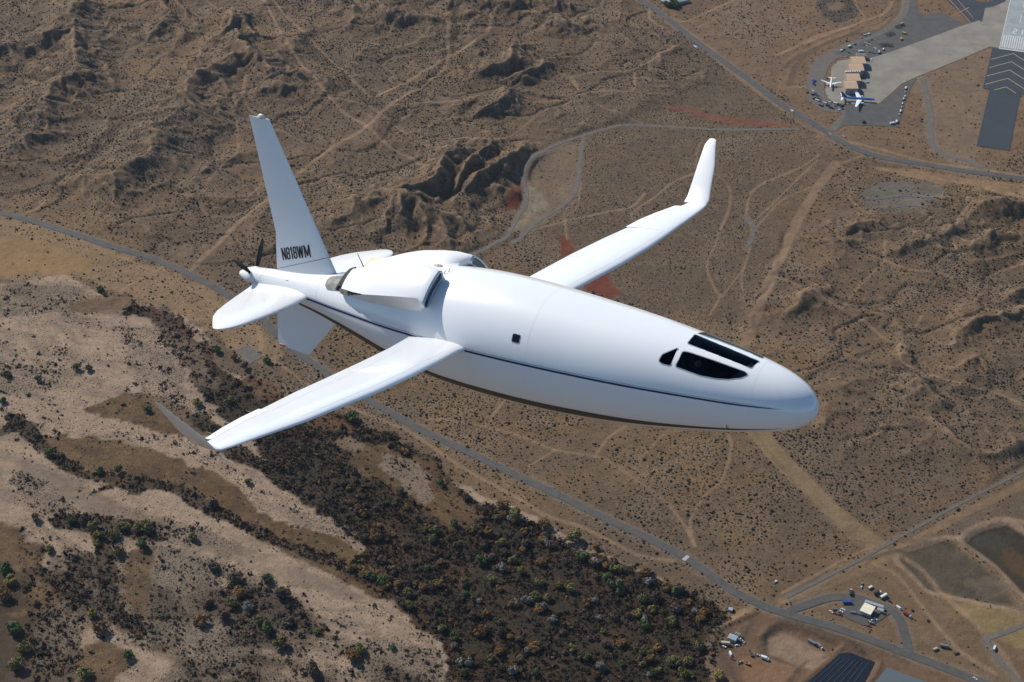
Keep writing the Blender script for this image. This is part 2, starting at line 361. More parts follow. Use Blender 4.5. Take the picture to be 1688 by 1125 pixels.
# ------------------------------------------------------------------ ground colours and plant density
N1 = fbm(GX, GY, 160, 301, 5); N2 = fbm(GX, GY, 38, 311, 5); N3 = fbm(GX, GY, 9, 321, 4); N4 = fbm(GX + 900, GY, 300, 331, 4); N5 = fbm(GX - 700, GY, 16, 341, 5, .6)
def mixc(m, c):
    global TINT
    m = m[..., None]; TINT = TINT * (1 - m) + np.array(c) * m
TINT = np.ones(GX.shape + (3,)) * np.array([.172, .113, .067])
mixc(sstep(.42, .58, N1) * .7, [.145, .104, .070])
mixc(sstep(.48, .62, N4) * .6, [.215, .138, .066])
mixc(sstep(.50, .70, N2) * .45, [.205, .155, .112])
mixc(sstep(.5, .36, N2) * .5, [.118, .088, .064])
mixc(sstep(4, 22, H) * sstep(.40, .60, N2 + .25 * (N3 - .5)) * .55, [.115, .088, .070])
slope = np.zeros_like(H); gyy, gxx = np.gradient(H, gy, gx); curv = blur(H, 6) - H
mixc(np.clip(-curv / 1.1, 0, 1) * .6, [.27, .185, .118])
HL = np.clip(TLm + RH, 0, 1)
mixc(sstep(.035, .012, NET) * HL * .6, [.27, .19, .125])
mixc(sstep(.16, .05, NET) * HL * .35, [.10, .078, .058])         # bare crests
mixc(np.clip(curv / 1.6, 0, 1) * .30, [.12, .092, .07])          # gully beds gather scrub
DEN = np.full(GX.shape, 1.0) * (.55 + .9 * sstep(.3, .7, N2)) * (.7 + .6 * sstep(.35, .65, N1))
DEN *= 1 + .8 * np.clip(curv / 1.5, -1, 1)
DEN *= 1 + 1.4 * sstep(.14, .05, NET) * HL; DEN *= 1 - .9 * sstep(.035, .012, NET) * HL
RD = np.zeros_like(DEN)            # dark riverside brush
RS = np.zeros_like(DEN)            # sparse bushes on sand
def line_mask(P, width, jit=1.0, soft=1.2):
    s = win(P, width + 12)
    D, T = dline(P, GX[s], GY[s])
    wl = np.interp(T.ravel(), np.arange(len(P)), P[:, 2] if P.shape[1] > 2 else np.full(len(P), width)).reshape(T.shape)
    D = D + (N3[s] - .5) * 5 * jit + (N2[s] - .5) * 8 * jit
    return s, 1 - sstep(wl / 2 - soft, wl / 2 + soft, D)
def track(pts, w=3.0, c=(.30, .215, .15), st=.75, jit=.35, n=5):
    P = smooth_line(GL(pts), n); s, m = line_mask(P, w, jit)
    t = TINT[s]; mm = (m * st)[..., None]; TINT[s] = t * (1 - mm) + np.array(c) * mm
    DEN[s] *= 1 - m
def area(pts, soft=3, jit=14.0, sm=True):
    P = GL(pts)
    if sm: P = smooth_line(np.vstack([P, P[:1]]), 5)[:-1]
    s = win(P, jit + 20)
    x = GX[s] + (N2[s] - .5) * 2.2 * jit + (N3[s] - .5) * jit * .8; y = GY[s] + (fbm(GX[s] + 500, GY[s], 38, 371, 5) - .5) * 2.2 * jit + (N3[s] - .5) * jit * .8
    m = blur(inpoly(P, x, y).astype(np.float32), soft if jit < 4 else 12)
    if jit >= 4: m = sstep(.36, .64, m + (N5[s] - .5) * 1.5 * 4 * m * (1 - m) + (N5[s] - .5) * .25)
    return s, m
def paint(a, c, st=1.0, den=None, rd=None, rs=None):
    s, m = a; mm = (m * st)[..., None]; TINT[s] = TINT[s] * (1 - mm) + np.array(c) * mm
    if den is not None: DEN[s] = DEN[s] * (1 - m) + m * den
    if rd is not None: RD[s] = RD[s] * (1 - m) + m * rd
    if rs is not None: RS[s] = RS[s] * (1 - m) + m * rs
SAND = (.335, .252, .188); SAND2 = (.215, .165, .122); ORG = (.125, .072, .030); BRUSH = (.036, .026, .015); GREYS = (.185, .146, .108); DIRT = (.26, .175, .115)
# plain between the road and the river, lower left
paint(area([(-200,330),(0,358),(100,385),(200,418),(300,455),(380,500),(460,570),(440,600),(390,590),(345,545),(290,515),(200,487),(140,460),(0,462),(-200,462)], 3, 4), (.27, .185, .105), .75, den=.5)
paint(area([(-200,395),(0,392),(60,395),(120,420),(150,440),(140,455),(60,450),(0,456),(-200,460)], 4, 6), (.26, .165, .075), .8, den=.02)
# river bed
RIVER = [(-300,455),(0,466),(60,458),(118,458),(165,487),(230,497),(290,520),(335,552),(352,600),(410,625),(470,640),(560,690),(650,735),(760,800),(870,850),(960,900),(1060,945),(1150,985),(1195,1030),(1175,1130),(1200,1300),(-400,1300),(-400,500)]
paint(area(RIVER, 2, 4), SAND, 1, den=0, rs=.35)
paint(area([(0,470),(100,466),(160,490),(205,500),(150,515),(60,518),(-60,520),(-60,470)], 3, 8), GREYS, .8, rs=1.6)
paint(area([(118,497),(200,488),(225,505),(170,516),(120,512)], 3, 4), ORG, .7, rs=.5)
paint(area([(-60,600),(60,600),(140,612),(170,640),(90,650),(-60,640)], 4, 14), SAND2, .6, rs=1.8)
# orange grass bars
paint(area([(130,680),(165,664),(205,648),(255,650),(300,668),(330,690),(370,708),(300,724),(240,705),(180,690)], 2, 6), ORG, .95, rs=.7)
# belts and channels, upper to lower
paint(area([(225,498),(265,510),(312,545),(345,590),(385,628),(440,640),(520,670),(600,700),(690,745),(760,805),(870,865),(960,905),(1060,950),(1160,985),(1200,1040),(1180,1300),(745,1300),(738,1090),(716,1047),(682,1020),(644,988),(602,964),(560,941),(600,903),(560,870),(515,840),(470,795),(430,748),(395,708),(350,672),(322,642),(302,608),(286,572),(255,535),(205,512)], 2, 8), BRUSH, 1, rd=1.0, rs=0)
paint(area([(205,496),(262,508),(312,542),(345,590),(335,640),(310,620),(290,580),(255,540)], 2, 8), (.085, .050, .034), .85, rd=.55)
paint(area([(190,535),(265,545),(292,590),(315,650),(360,690),(310,712),(240,650),(215,590)], 5, 16), (.20, .155, .12), .4, rs=2.6)
paint(area([(270,530),(310,565),(330,600),(360,640),(345,650),(310,630),(285,590),(265,560)], 4, 16), SAND2, .45, rd=.5)
paint(area([(400,622),(455,634),(500,655),(560,690),(600,712),(560,712),(480,690),(440,660)], 2, 8), (.135, .062, .026), .85, rd=.35)
paint(area([(560,722),(620,728),(660,738),(700,760),(740,795),(775,830),(790,860),(755,872),(715,850),(680,820),(640,790),(590,778)], 2, 10), ORG, .8, rd=.12, rs=.4)
paint(area([(612,740),(646,742),(682,764),(712,795),(722,826),(700,830),(674,806),(649,780)], 2, 6), SAND2, .95, rd=.05, rs=.6)
paint(area([(560,715),(600,730),(590,745),(555,735)], 2, 8), SAND2, .7, rd=.05)
paint(area([(470,690),(540,706),(590,760),(560,770),(500,730)], 5, 16), (.11, .075, .045), .5)
# left belts
paint(area([(38,694),(151,700),(264,714),(332,738),(378,770),(408,800),(472,828),(529,852),(590,880),(584,908),(520,888),(460,866),(404,834),(372,796),(326,762),(262,740),(150,722),(36,712)], 2, 6), SAND, 1, rs=1.1)
paint(area([(60,715),(170,722),(264,744),(340,776),(382,806),(434,842),(491,866),(560,892),(640,940),(660,985),(600,975),(530,938),(470,905),(397,868),(330,824),(250,800),(190,792),(120,775),(84,748)], 2, 7), ORG, .95, rs=.5)
for pts, w in (([(20,690),(57,723),(94,757),(132,781),(189,790),(234,796),(295,808),(340,838),(397,864),(453,891),(510,914),(567,936),(620,965)], 15),
               ([(150,815),(190,800),(230,812)], 10), ([(100,858),(140,862),(200,870),(262,880)], 26), ([(166,880),(172,930),(178,985),(190,1015),(228,1038)], 20),
               ([(0,715),(40,700),(58,724)], 12), ([(330,690),(380,740),(430,770),(480,800),(540,840)], 20), ([(470,715),(480,770),(540,790),(600,840)], 50)):
    P = smooth_line(GL(pts)); s, m = line_mask(P, w, 1.4); paint((s, m), BRUSH, .85, rd=1.0, rs=.2)
paint(area([(-10,735),(60,765),(140,800),(212,836),(264,855),(340,878),(416,900),(491,932),(560,960),(610,985),(560,985),(470,960),(400,930),(330,905),(262,880),(200,868),(130,838),(60,800),(-10,765)], 2, 4), SAND2, .9, rs=.08)
paint(area([(20,770),(60,795),(130,838),(200,868),(260,878),(200,880),(120,862),(60,835),(20,800)], 3, 8), (.16, .125, .10), .7, rs=3.2)
paint(area([(255,860),(330,870),(420,905),(380,905),(300,885)], 3, 8), (.19, .15, .115), .7, rs=2.5)
paint(area([(-60,860),(15,862),(45,885),(75,915),(95,950),(125,975),(140,1005),(128,1040),(90,1065),(30,1100),(-60,1140)], 2, 10), ORG, .9, rs=.6, rd=.25)
paint(area([(-60,930),(20,925),(50,950),(45,990),(20,1010),(-60,1020)], 3, 10), BRUSH, .8, rd=.9)
paint(area([(-60,1000),(60,1010),(130,1040),(110,1140),(-60,1150)], 3, 12), (.055, .042, .026), .8, rd=.55)
paint(area([(60,905),(90,940),(125,960),(140,1000),(120,1015),(80,960),(55,925)], 3, 10), BRUSH, .8, rd=1)
paint(area([(70,1010),(130,990),(140,1020),(100,1080),(60,1090)], 4, 12), GREYS, .8, rs=2.4)
paint(area([(205,905),(262,910),(262,960),(250,1010),(225,1020),(205,980)], 3, 8), ORG, .85, rs=.5)
paint(area([(262,900),(330,910),(370,950),(400,1000),(420,1060),(400,1125),(270,1160),(280,1100),(250,1050),(240,1010),(258,960)], 4, 12), (.185, .155, .12), .85, rs=2.6)
paint(area([(130,1060),(190,1050),(215,1085),(180,1130),(120,1140)], 3, 10), ORG, .85, rs=.6)
paint(area([(370,930),(430,960),(480,1020),(500,1130),(420,1140),(400,1050)], 5, 14), SAND2, .5, rs=1.2)
paint(area([(570,1075),(640,1055),(735,1090),(745,1150),(560,1150)], 4, 14), GREYS, .7, rs=2.2)
# desert benches and clearings
paint(area([(860,255),(950,235),(940,330),(880,375),(835,390),(862,335)], 4, 5), (.19, .145, .10), .7, den=.35)
paint(area([(868,300),(885,312),(905,340),(880,352),(866,372),(850,380)], 3, 3), (.25, .215, .155), .9, den=.2)
RED = (.145, .042, .025)
paint(area([(858,299),(863,310),(861,329),(854,343),(831,347),(834,332),(839,317)], 1, .6, False), RED, .95, den=0)
paint(area([(921,387),(932,389),(943,402),(952,420),(975,438),(1001,451),(1009,470),(1027,484),(1000,494),(970,480),(940,450),(926,426)], 1, .6, False), RED, .95, den=0)
paint(area([(851,357),(862,352),(868,358),(855,366)], 1, .6, False), RED, .6, den=0)
paint(area([(1095,180),(1110,176),(1136,177),(1160,187),(1180,193),(1215,195),(1262,200),(1300,204),(1306,211),(1260,209),(1200,204),(1160,196),(1130,185)], 1, .8, False), (.19, .075, .045), .9, den=.05)
paint(area([(1090,10),(1135,30),(1170,20),(1260,-10),(1500,-60),(1900,-100),(1900,60),(1620,300),(1560,290),(1440,260),(1350,225),(1290,160),(1200,105),(1130,60)], 3, 4, False), (.185, .122, .076), .75, den=.30)
paint(area([(1160,15),(1210,0),(1270,-10),(1290,20),(1330,40),(1250,80),(1200,60)], 4, 8), (.21, .155, .11), .6, den=.8)
paint(area([(1345,0),(1375,-10),(1405,0),(1418,20),(1395,36),(1375,40),(1350,22)], 3, 5), (.085, .075, .07), .8, den=1.4)
paint(area([(1362,8),(1378,2),(1392,10),(1378,20),(1364,16)], 3, 3), (.19, .13, .085), .8, den=.1)
paint(area([(1408,268),(1470,276),(1560,288),(1640,300),(1720,306),(1720,328),(1640,318),(1600,305),(1540,300),(1440,280)], 3, 4), (.25, .165, .10), .85, den=.08)
paint(area([(1420,312),(1460,300),(1520,300),(1560,312),(1540,330),(1480,350),(1430,340)], 3, 5), (.14, .13, .115), .8, den=.3)
paint(area([(1500,130),(1600,80),(1640,70),(1612,260),(1560,265),(1536,230),(1520,180)], 4, 8), (.20, .148, .105), .6, den=.15)
# dirt lots, lower right
paint(area([(1195,1030),(1250,1004),(1275,1008),(1400,1040),(1500,1085),(1620,1130),(1640,1300),(1150,1300),(1172,1100)], 2, 2.5, False), (.150, .096, .062), .95, den=.02, rd=0, rs=0)
paint(area([(1296,985),(1440,935),(1480,912),(1500,925),(1560,985),(1600,1010),(1700,1040),(1900,1100),(1900,1300),(1620,1120),(1500,1072),(1380,1028)], 2, 3, False), (.158, .110, .068), .9, den=.10)
paint(area([(1570,990),(1640,1000),(1700,1010),(1800,1030),(1800,1090),(1660,1060),(1610,1040)], 4, 8), (.235, .175, .085), .8, den=.02)
paint(area([(1262,1050),(1285,1042),(1330,1060),(1372,1080),(1340,1100),(1310,1096),(1262,1074)], 2, 3, False), (.27, .20, .145), .8, den=0)
paint(area([(1225,1100),(1240,1060),(1260,1080),(1310,1098),(1280,1130),(1230,1130)], 2, 4), (.23, .135, .08), .7, den=0)
paint(area([(1255,1045),(1275,1028),(1300,1026),(1380,1056),(1420,1078),(1440,1076),(1400,1054),(1300,1018),(1272,1020)], 1, 2, False), (.085, .065, .05), .8, den=0)
paint(area([(1590,890),(1606,876),(1648,862),(1670,866),(1730,905),(1780,960),(1730,960),(1688,980),(1640,935),(1600,905)], 2, 2, False), (.042, .038, .026), .95, den=0)
paint(area([(1660,900),(1690,920),(1740,960),(1690,960),(1665,930)], 3, 8), (.12, .065, .03), .5)
paint(area([(1600,885),(1640,880),(1660,900),(1630,905)], 3, 8), (.06, .058, .045), .6)
paint(area([(1482,912),(1500,900),(1550,890),(1570,893),(1600,920),(1640,952),(1682,1000),(1640,996),(1560,978),(1530,972),(1500,942)], 2, 2, False), (.085, .071, .052), .95, den=0)
paint(area([(1580,960),(1620,950),(1660,985),(1620,990)], 3, 8), (.14, .115, .085), .5)
paint(area([(1560,860),(1620,838),(1670,820),(1720,830),(1720,850),(1640,852),(1580,872)], 3, 4), (.13, .10, .075), .7, den=.2)
paint(area([(1410,935),(1440,948),(1450,955),(1425,950),(1360,975),(1310,995),(1300,990),(1350,965)], 2, 2), (.095, .075, .055), .6, den=0)
for pts in ([(1590,890),(1606,876),(1648,862),(1672,866),(1735,905)], [(1580,888),(1600,905),(1640,935),(1690,985),(1740,1030)], [(1482,912),(1478,925),(1500,945),(1532,976),(1570,985),(1640,1000),(1688,1012)], [(1490,905),(1550,888),(1582,885),(1610,868),(1650,856),(1690,862)]):
    track(pts, 7, (.275, .20, .14), .85, .2)
# wide cleared strip
track([(1378,269),(1338,325),(1309,375),(1279,438),(1250,509),(1229,567),(1222,640)], 13, (.225, .155, .105), .8, .5)
track([(1222,640),(1240,700),(1262,728),(1300,772),(1350,820),(1400,868),(1445,900)], 24, (.245, .18, .10), .6, .6)
track([(1235,700),(1280,760),(1350,840),(1430,905)], 3.0, (.13, .10, .075), .5, .3)
TR = [
 ([(1279,457),(1317,471),(1359,492),(1388,511),(1417,526),(1451,553),(1480,574),(1484,592),(1505,607),(1547,622),(1601,636),(1639,647),(1688,668),(1740,690)], 4),
 ([(1388,509),(1417,471),(1455,434),(1457,417),(1459,396)], 3), ([(1459,430),(1497,444),(1547,450),(1589,463),(1640,452),(1700,430)], 4), ([(1480,572),(1505,542),(1520,520)], 3),
 ([(1378,269),(1400,290),(1408,305),(1400,325),(1420,345),(1460,372),(1480,368)], 3), ([(1590,420),(1570,400),(1585,350),(1612,330)], 3), ([(1570,400),(1590,430),(1640,425),(1680,415)], 3),
 ([(1230,355),(1236,322),(1260,302),(1300,285),(1330,270),(1350,255)], 4), ([(1244,365),(1270,340),(1310,300),(1350,262)], 3), ([(1228,500),(1222,460),(1230,430),(1238,400)], 2.5),
 ([(1200,350),(1180,400),(1165,440),(1180,480),(1186,490),(1170,520)], 3), ([(1175,285),(1202,310),(1200,350),(1180,390)], 3), ([(1190,490),(1205,470),(1228,440)], 2.5),
 ([(1070,380),(1040,355),(1080,325),(1110,300),(1148,285)], 4), ([(930,372),(935,355),(950,342),(955,310),(955,238)], 3.5), ([(860,385),(930,365),(1000,350),(1040,342),(1062,320)], 4),
 ([(1040,342),(1055,360),(1056,375)], 3), ([(935,395),(932,370),(930,352),(948,332)], 3), ([(1155,235),(1148,255),(1150,280)], 3),
 ([(886,100),(910,112),(940,128),(952,145),(935,160),(890,165)], 3), ([(940,128),(975,120),(1030,118),(1050,112),(1112,76)], 4), ([(1046,118),(1042,150),(1000,150),(960,155),(900,168),(860,164),(800,158)], 4),
 ([(870,80),(900,105),(940,132),(955,150)], 3), ([(740,20),(738,60),(735,105),(700,140),(640,175),(615,200)], 7), ([(800,0),(808,35),(795,60),(750,90),(720,105),(660,140),(620,160)], 7),
 ([(615,200),(560,235),(500,280),(440,330),(390,370),(340,420),(310,450)], 7), ([(600,205),(640,240),(680,262),(700,275)], 3), ([(610,175),(660,215),(700,240),(760,238),(830,228),(880,195)], 2.5),
 ([(680,30),(700,60),(720,55)], 3), ([(600,70),(640,78),(670,74),(705,50),(715,25)], 3), ([(435,0),(455,40),(480,80),(520,130),(560,180),(600,205)], 6), ([(450,0),(480,35),(530,85),(570,120),(610,160)], 5),
 ([(340,0),(375,20),(395,45)], 3), ([(118,60),(122,100)], 2.5), ([(60,45),(110,60),(160,80),(250,72)], 2), ([(330,170),(400,195),(460,215)], 2), ([(75,330),(60,345),(44,350)], 5),
 ([(0,330),(45,342),(90,310),(120,280),(150,240)], 2.5), ([(170,240),(175,200),(168,180)], 2), ([(405,120),(400,160),(430,200)], 3), ([(390,200),(390,260),(360,280),(320,340)], 3),
 ([(420,225),(440,280),(405,330)], 2), ([(520,290),(560,300),(560,315),(600,330)], 2.5), ([(640,175),(700,170),(760,165),(800,158)], 2.5), ([(830,205),(880,190),(960,165),(1000,180),(1080,210)], 2),
 ([(700,690),(740,694),(800,704),(860,720),(915,742),(980,752),(1010,765),(1060,800),(1100,830),(1130,870),(1145,900)], 3.4), ([(800,702),(830,662),(845,650)], 3), ([(980,752),(1005,720),(1030,705)], 2.5),
 ([(755,730),(800,700)], 2.5), ([(1145,900),(1138,860),(1160,820),(1190,790),(1205,740),(1200,715)], 2.8), ([(870,770),(915,742)], 2.5), ([(1045,775),(1060,752),(1110,700)], 2),
 ([(560,665),(620,690),(680,715),(760,770),(850,820),(900,850),(960,870),(1020,900),(1060,918),(1110,925)], 5), ([(640,680),(700,710),(740,740)], 3),
 ([(0,345),(60,372),(160,408),(260,450),(320,480),(380,520),(420,545)], 3), ([(435,600),(460,600),(500,630),(560,665)], 4),
 ([(425,540),(430,575),(410,590)], 6), ([(200,478),(230,460),(262,445)], 3), ([(1290,990),(1373,960),(1437,934),(1478,910),(1532,878),(1596,843),(1628,828),(1720,780)], 12),
 ([(1480,912),(1520,940),(1560,985),(1600,1020),(1650,1075),(1680,1125)], 7), ([(1440,930),(1480,950),(1520,1000),(1560,1050),(1590,1080),(1640,1110)], 5), ([(1290,978),(1350,945),(1400,918),(1440,900)], 3),
 ([(1355,300),(1330,312),(1290,330),(1260,360),(1240,385)], 2.5), ([(1110,30),(1130,35),(1200,5),(1240,-10)], 5), ([(1070,10),(1072,32),(1095,48),(1110,58)], 5), ([(1150,45),(1190,30),(1240,40)], 3),
 ([(1288,88),(1330,70),(1380,52),(1420,36),(1460,20),(1478,-10)], 6), ([(1280,92),(1340,62),(1400,44),(1425,30),(1410,5),(1420,-15)], 4), ([(1290,146),(1300,105),(1340,78),(1400,54),(1450,44),(1485,18),(1490,-10)], 14),
 ([(1360,222),(1330,210),(1300,190)], 4), ([(1290,145),(1330,143)], 6), ([(1100,36),(1150,66),(1200,112),(1250,150),(1300,185)], 16), ([(1400,235),(1450,246),(1530,268),(1600,277),(1688,290)], 7),
 ([(1390,268),(1420,258)], 4), ([(1240,1000),(1215,1015),(1180,1040),(1165,1075),(1175,1110),(1200,1140)], 8),
]
for pts, w in TR:
    track(pts, w * .9 if w > 5 else w * .88, (.31, .215, .142) if w < 10 else (.245, .165, .100), .52, .3)
for pts in ([(1300,140),(1320,100),(1380,64),(1450,50),(1478,20),(1484,-5)], [(1290,112),(1340,82),(1420,50)]): track(pts, 8, (.11, .078, .055), .7, .4)
TRACKS2 = 1
for pts in ([(1480,908),(1430,922),(1340,958),(1290,985)], [(1292,1016),(1400,1050),(1500,1092)], [(1215,1030),(1240,1020),(1225,1050),(1200,1080),(1215,1125)], [(1190,1050),(1180,1080),(1195,1110)],
            [(1265,1060),(1250,1075),(1310,1098)], [(1300,1125),(1330,1090)], [(1360,1085),(1390,1070)]): track(pts, 4, (.09, .07, .055), .7, .3)
# drainage lines that carry denser scrub
for pts, w in (([(300,350),(240,420),(200,440)],5), ([(44,345),(110,290),(180,235),(240,210)],7), ([(60,350),(130,300),(200,262),(250,262)],4), ([(880,175),(800,160),(760,180)],4), ([(640,200),(700,140),(740,90),(745,10)],10), ([(500,60),(560,120),(620,170)],16), ([(1470,520),(1540,480),(1620,450),(1700,410)],10), ([(1340,620),(1400,560),(1440,530)],7), ([(1480,640),(1440,700),(1400,750)],6)):
    P = smooth_line(GL(pts)); s, m = line_mask(P, w * 1.6, 1.2, 3); DEN[s] *= 1 + 2.6 * m; TINT[s] *= (1 - .12 * m)[..., None]
# braided streaks and drift along the river bed, feathered litter
fd = GL([(60,780),(540,975)]); fd = (fd[1] - fd[0]) / np.linalg.norm(fd[1] - fd[0])
al = GX * fd[0] + GY * fd[1]; ac = -GX * fd[1] + GY * fd[0]; wv = (fbm(GX, GY, 90, 411, 4) - .5) * 60
ST = fbm(al / 6.5, ac + wv, 9, 401, 5, .6); ST2 = fbm(al / 4, ac + wv, 26, 431, 5, .6)
sandm = np.clip((TINT[..., 0] - .15) / .08, 0, 1) * inpoly(PG(RIVER), GX, GY); rb = blur(sandm.astype(np.float32), 2)
mixc(rb * sstep(.52, .66, ST) * .55, [.17, .135, .105]); mixc(rb * sstep(.50, .66, ST2) * .5, [.215, .165, .12]); mixc(rb * sstep(.45, .30, ST2) * .5, [.36, .27, .195])
org = ((TINT[..., 0] > 2.6 * TINT[..., 2]) & inpoly(PG(RIVER), GX, GY)).astype(np.float32); orgm = blur(org, 1); mixc(orgm * sstep(.46, .62, N5) * .6, [.070, .045, .022]); mixc(orgm * sstep(.50, .62, ST) * .45, [.19, .125, .06]); RS += orgm * .5 * sstep(.45, .6, N2)
RS += rb * sstep(.52, .64, ST2 * .5 + N5 * .5) * 1.6; RS *= 1 + .6 * rb
N6 = fbm(al / 2.2, ac + wv, 48, 471, 5, .6); low = blur(inpoly(PG([(-80,760),(60,800),(200,880),(330,930),(480,985),(560,1060),(740,1140),(-80,1140)]), GX, GY).astype(np.float32), 14)
bm_ = rb * low * sstep(.47, .60, N6); mixc(bm_ * .75, [.115, .083, .054]); RS += bm_ * 2.4
bm2 = rb * low * sstep(.58, .66, N6) ; mixc(bm2 * .7, [.045, .034, .024]); RD += bm2 * .5
brm = (RD > .5).astype(np.float32); mixc(brm * sstep(.50, .68, N5 * .5 + N2 * .5) * .6, [.085, .046, .022]); mixc(brm * sstep(.52, .66, ST2) * .4, [.062, .048, .032])
TINT *= (.68 + .2 * N3 + .16 * (N5 - .5))[..., None] * np.array([1.08, 1.0, .88])

# ------------------------------------------------------------------ terrain mesh: one sheet to the horizon
def build_ground():
    V = np.stack([GX, GY, H], -1).reshape(-1, 3)
    idx = np.arange(NX * NY).reshape(NY, NX)
    F = np.stack([idx[:-1, :-1], idx[:-1, 1:], idx[1:, 1:], idx[1:, :-1]], -1).reshape(-1, 4)
    me = npmesh('desert_ground', V, F, 4)
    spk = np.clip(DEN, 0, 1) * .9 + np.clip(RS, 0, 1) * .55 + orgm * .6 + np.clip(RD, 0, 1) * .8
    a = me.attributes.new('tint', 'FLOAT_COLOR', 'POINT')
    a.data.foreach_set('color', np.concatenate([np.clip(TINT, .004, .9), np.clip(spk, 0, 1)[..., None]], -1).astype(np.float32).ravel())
    me.polygons.foreach_set('use_smooth', np.ones(len(F), bool))
    tag(link_mesh('desert_ground', me, MT['ground']), kind='structure')
# pull the terrain level under each road before meshing
ROADS = []
def road(name, pts, w, m, z=.35, raw=False, n=6, kind='structure'):
    P = GL(pts) if not raw else np.asarray(pts, float)
    P = smooth_line(P, n); ROADS.append((name, P, w, m, z, kind))
    global H, TINT
    s, mk_ = line_mask(np.column_stack([P, np.full(len(P), w * 1.55 + 2)]), w, .8, 2.0); mk_ = (mk_ * .55)[..., None]; TINT[s] = TINT[s] * (1 - mk_) + np.array([.165, .128, .092]) * mk_
    s = win(P, w * 2 + 10); D, T = dline(P, GX[s], GY[s])
    hc = HZ(P[:, 0], P[:, 1]); k = np.ones(5) / 5
    hc = np.convolve(np.pad(hc, 2, mode='edge'), k, 'valid')
    lev = np.interp(T.ravel(), np.arange(len(P)), hc).reshape(T.shape)
    m_ = 1 - sstep(w * .5 + 1.5, w * .5 + 9, D); H[s] = H[s] * (1 - m_) + lev * m_
    DEN[s] *= sstep(w * .5, w * .5 + 1.5, D); RD[s] *= sstep(w * .5 + 1, w * .5 + 3, D); RS[s] *= sstep(w * .5, w * .5 + 2, D)
def build_roads():
    for name, P, w, m, z, kind in ROADS:
        d = np.gradient(P, axis=0); d /= np.linalg.norm(d, axis=1)[:, None] + 1e-9; nrm = np.stack([-d[:, 1], d[:, 0]], 1)
        V = []; K = 5
        for j in range(K):
            q = P + nrm * w * (j / (K - 1) - .5); zc = HZ(q[:, 0], q[:, 1]) + z; V.append(np.column_stack([q, zc]))
        V = np.stack(V, 1).reshape(-1, 3); F = []
        for i in range(len(P) - 1):
            for j in range(K - 1): F.append((i * K + j, i * K + j + 1, (i + 1) * K + j + 1, (i + 1) * K + j))
        tag(pyobj(name, V, F, m), kind='structure')
HWY = [(-40,340),(0,351),(35,360),(87,375),(139,392),(194,410),(243,424),(277,437),(312,453),(347,470),(381,491),(434,529),(457,552),(489,580),(512,597),(545,620),(602,657),(656,688),(720,722),(777,748),(855,786),(927,820),(1003,858),(1066,887),(1130,920),(1193,964),(1214,978),(1258,999),(1303,1014),(1373,1034),(1437,1056),(1500,1080),(1564,1104),(1609,1122),(1700,1155)]
road('highway', HWY, 9.5, MT['asphalt_old'], .40)
road('airport_road', [(1040,-12),(1056,0),(1085,20),(1108,37),(1134,58),(1160,78),(1200,107),(1245,140),(1288,173),(1315,189),(1355,213),(1376,228),(1405,243),(1437,255),(1475,264),(1528,272),(1595,283),(1635,288),(1688,295),(1760,302)], 11, MT['asphalt_old'], .40)
road('haul_road', [(1312,213),(1250,214),(1200,215),(1141,212),(1085,209),(1029,207),(992,215),(955,226),(917,239),(888,254),(869,269),(863,291),(868,317),(866,340),(854,358),(843,377),(835,392),(815,402),(798,412),(780,420)], 5.5, MT['gravel'], .32)
road('gravel_road', [(962,226),(957,261),(953,299),(943,325),(917,347),(887,366),(858,392),(845,402)], 5.5, MT['gravel'], .28)
road('service_road', [(1521,130),(1528,160),(1534,190),(1533,220),(1540,242),(1560,256),(1590,264),(1620,278)], 9, MT['gravel'], .30)
road('perimeter_road', [(1333,144),(1340,122),(1350,100),(1375,86),(1400,74),(1440,60),(1470,44),(1492,20),(1495,-12)], 9, MT['gravel'], .365)
road('yard_loop_road', [(1300,1008),(1330,998),(1370,986),(1412,986),(1440,996),(1465,1004),(1482,1020),(1492,1050),(1498,1076)], 9, MT['asphalt_old'], .46)
road('railway_bed', [(1296,986),(1350,958),(1420,922),(1470,894),(1530,860),(1600,822),(1690,776),(1760,740)], 3.2, MT['gravel'], .30)
road('wash_road', [(1626,1060),(1632,1052),(1660,1042),(1700,1026)], 5, MT['gravel'], .3)
road('wash_lane', [(1630,1060),(1640,1082),(1662,1104),(1680,1125),(1690,1140)], 5, MT['gravel'], .34)
road('terrace_drain', [(1420,330),(1450,329),(1480,325),(1492,324),(1520,326),(1550,336)], 2.4, MT['drain'], .3)
road('terrace_channel', [(1446,348),(1470,344),(1495,340),(1528,344)], 2.4, MT['drain'], .3)
road('rock_chute', [(1228,355),(1240,372),(1240,392),(1230,410)], 5, MT['gravel'], .3)

# ------------------------------------------------------------------ airport pavements
def sheet(name, pts, m, z, px=True):
    P = GL(pts) if px else np.asarray(pts, float)
    V = [(p[0], p[1], z) for p in P]
    me = bpy.data.meshes.new(name); bm = bmesh.new(); vs = [bm.verts.new(v) for v in V]; bm.faces.new(vs)
    bmesh.ops.triangulate(bm, faces=bm.faces[:]); bm.normal_update()
    for f in bm.faces:
        if f.normal.z < 0: f.normal_flip()
    bm.to_mesh(me); bm.free()
    s = win(P, 4); ins = inpoly(P, GX[s], GY[s]); DEN[s] *= ~ins; RD[s] *= ~ins; RS[s] *= ~ins
    return tag(link_mesh(name, me, m), kind='structure')
def z3(L, k=3.75, ox=1288, oy=0): return [(ox + a / k, oy + b / k) for a, b in L]
sheet('parking_asphalt', z3([(300,335),(420,268),(520,215),(640,180),(720,140),(775,70),(795,-60),(835,-60),(840,40),(860,92),(1000,82),(1148,160),(760,320),(560,390),(520,380),(430,352),(360,348)]), MT['asphalt_old'], .30)
